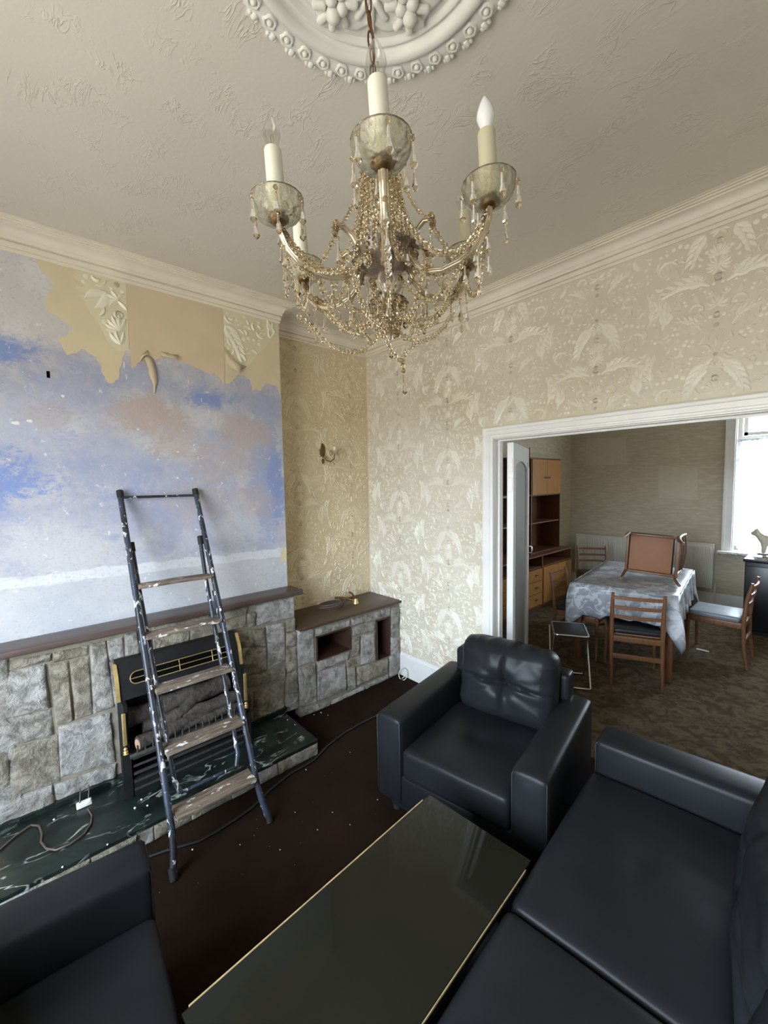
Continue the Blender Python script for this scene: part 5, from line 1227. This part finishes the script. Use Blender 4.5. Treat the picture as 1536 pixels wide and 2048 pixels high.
# ------------------------------------------------------------------ wall light in the alcove
sc_ = thing('wall_sconce', 'small brass and glass wall light on the alcove wallpaper', 'wall light', (XA, 1.985, 1.985))
obj('back_plate', MB().lathe([(.001,.006),(.020,.006),(.030,.003),(.032,0)], (0,0,0), 20), 'old_brass', sc_, 60)
o = sc_.children[0]; o.rotation_euler = (0, R(90), 0); o.scale = (2.0, 1.0, 1.0)
obj('arm', MB().tube([(.006,0,-.05),(.03,.02,-.085),(.05,.05,-.095),(.065,.075,-.07),(.068,.080,-.03)], .005, 8), 'old_brass', sc_, 60)
obj('finial', MB().lathe([(.001,-.03),(.008,-.02),(.013,-.005),(.008,.01),(.001,.014)], (.008, 0, -.085), 10), 'old_brass', sc_, 60)
obj('drip_bowl', MB().lathe([(.006,-.03),(.022,-.026),(.034,-.014),(.040,.0),(.038,0),(.031,-.012),(.02,-.021),(.006,-.024)], (.068, .080, 0), 20), 'amber_glass', sc_, 60)
obj('candle_sleeve', MB().lathe([(.001,-.02),(.012,-.02),(.012,.03),(.001,.03)], (.068, .080, 0), 12), 'candle_sleeve', sc_, 60)
obj('bulb', MB().lathe([(.001,.028),(.008,.03),(.015,.045),(.015,.058),(.008,.078),(.001,.092)], (.068, .080, 0), 12), 'clear_bulb', sc_, 60)
for k in range(5):
    a = 2*PI*k/5; obj('pendant', D3, None, sc_, loc=(.068+.038*math.cos(a), .080+.038*math.sin(a), -.008))
obj('pendant', D2, None, sc_, loc=(.066, .076, -.075)); obj('pendant', D3, None, sc_, loc=(.03, .03, -.09))
obj('rosette', MB().ball((.02, .02, -.055), .012).ball((.018, -.005, -.055), .009), 'crystal', sc_)

# ------------------------------------------------------------------ dismantled brass wall light on the cabinet top
bl = thing('brass_fitting', 'dismantled brass light fitting with coiled brown flex on the cabinet top', 'light fitting', (-2.83, 2.02, .671)); bl.scale = (1.3, 1.3, 1.3)
obj('arm', MB().tube([(-.03,-.02,.045),(-.01,.02,.042),(.02,.06,.03),(.045,.085,.022)], .008, 8), 'old_brass', bl, 60)
obj('lamp_holder', MB().lathe([(.001,.03),(.012,.03),(.017,.012),(.020,.0),(.001,0)], (.05, .09, .002), 14), 'brass', bl, 60)
obj('back_plate', MB().soft((.0, .055, .03), (.012,.045,.008), .006, 2), 'old_brass', bl, 60)
obj('bracket', MB().tube([(.03,.10,.03),(-.01,.105,.055),(-.03,.10,.06)], .006, 8), 'old_brass', bl, 60)
obj('flex_coil', MB().tube([(.0+.05*math.cos(t)+.002*t, -.075+.095*math.sin(t), .006+.0045*t*.6) for t in [i*.42 for i in range(33)]], .0045, 6), 'cable_brown', bl, 60)

# ------------------------------------------------------------------ cables, plug, debris
pts = [on(u, v, 2, .008) for u, v in ((752,1432),(720,1448),(690,1465),(655,1492),(620,1515),(580,1548),(540,1580),(505,1615),(470,1640),(435,1662),(400,1682),(330,1702),(280,1720))]
pts = [Vector((-2.23, 2.05, .008))]+[Vector((max(p.x, -2.13+.02) if p.y < 1.34 else p.x, p.y, .008)) for p in pts]
c = thing('floor_cable', 'black mains cable trailing along the brown carpet beside the hearth', 'cable', (pts[0].x, pts[0].y, 0))
obj('cable', MB().tube(pts, .0075, 8), 'cable_black', c, 60, world=True)
pts = [on(u, v, 2, HZ+.006) for u, v in ((-20,1716),(30,1672),(62,1650),(78,1652),(84,1668),(82,1684),(92,1697),(112,1700),(140,1688),(168,1668),(182,1648),(184,1632),(176,1618))]
c = thing('hearth_flex', 'thin brown flex looping over the left of the green marble hearth', 'cable', (pts[0].x, pts[0].y, HZ))
obj('flex', MB().tube(pts, .0045, 6), 'cable_brown', c, 60, world=True)
p = on(168, 1612, 0, -2.52)
c = thing('connector_block', 'small white cable connector block at the foot of the stone surround', 'connector', (-2.50, p.y, HZ))
obj('block', MB().soft((0, 0, .014), (.013, .032, .013), .004, 2), 'white_plastic', c, 40)
obj('terminal', MB().soft((.010, .018, .026), (.006, .010, .010), .003, 1), 'white_plastic', c, 40)
for y in (-.018, .018): obj('wire', MB().tube([(0, y, .026), (-.012, y+.004, .045), (-.03, y+.008, .062), (-.055, y+.01, .066)], .003, 6), 'cable_brown', c, 60)
c = thing('white_flex_loop', 'small loop of white flex on the floor at the cabinet corner', 'cable', (-2.52, 2.44, 0))
obj('flex', MB().tube([(.02+.045*math.cos(t), -.01+.02*math.sin(t), .05+.04*math.sin(t)-.003*t) for t in [i*.35 for i in range(20)]]+[(.02, -.02, .006)], .004, 6), 'white_plastic', c, 60)
rr = random.Random(11)
mb = MB()
def crumb(u, v, r, z=0.0):
    p = on(u, v, 2, z); mb.ball((p.x, p.y, z+r*.5), r, (1.2, .9, .6))
for u, v, r in ((628,1430,.004),(642,1426,.006),(656,1431,.004),(612,1540,.004),(635,1660,.003),(665,1625,.003),(560,1700,.003),(590,1625,.003),(700,1505,.003),(335,1700,.006),(385,1700,.005),(480,1690,.003),(700,1650,.003),(755,1600,.003)): crumb(u, v, r)
for k in range(22): crumb(rr.uniform(300, 760), rr.uniform(1520, 1790), rr.uniform(.0007, .0014))
o = obj('plaster_debris', mb, 'paint_chip'); tag(o, 'scattered white flakes of plaster and paint on the brown carpet', 'debris', kind='stuff')
mb = MB()
for u, v, r in ((270,1617,.007),(283,1600,.006),(295,1612,.006),(500,1455,.004),(575,1440,.004),(590,1450,.004),(520,1420,.004),(215,1690,.005),(125,1735,.005),(108,1640,.006)): crumb(u, v, r, HZ)
o = obj('hearth_debris', mb, 'paint_chip'); tag(o, 'white paint scraps scattered over the green marble hearth', 'debris', kind='stuff')
p = on(1405, 1301, 2, 0); c = thing('white_scrap', 'small white scrap of paper on the dining room carpet', 'paper', (p.x, p.y, 0)); obj('scrap', MB().soft((0, 0, .004), (.05, .012, .003), .002, 1), 'paint_chip', c)
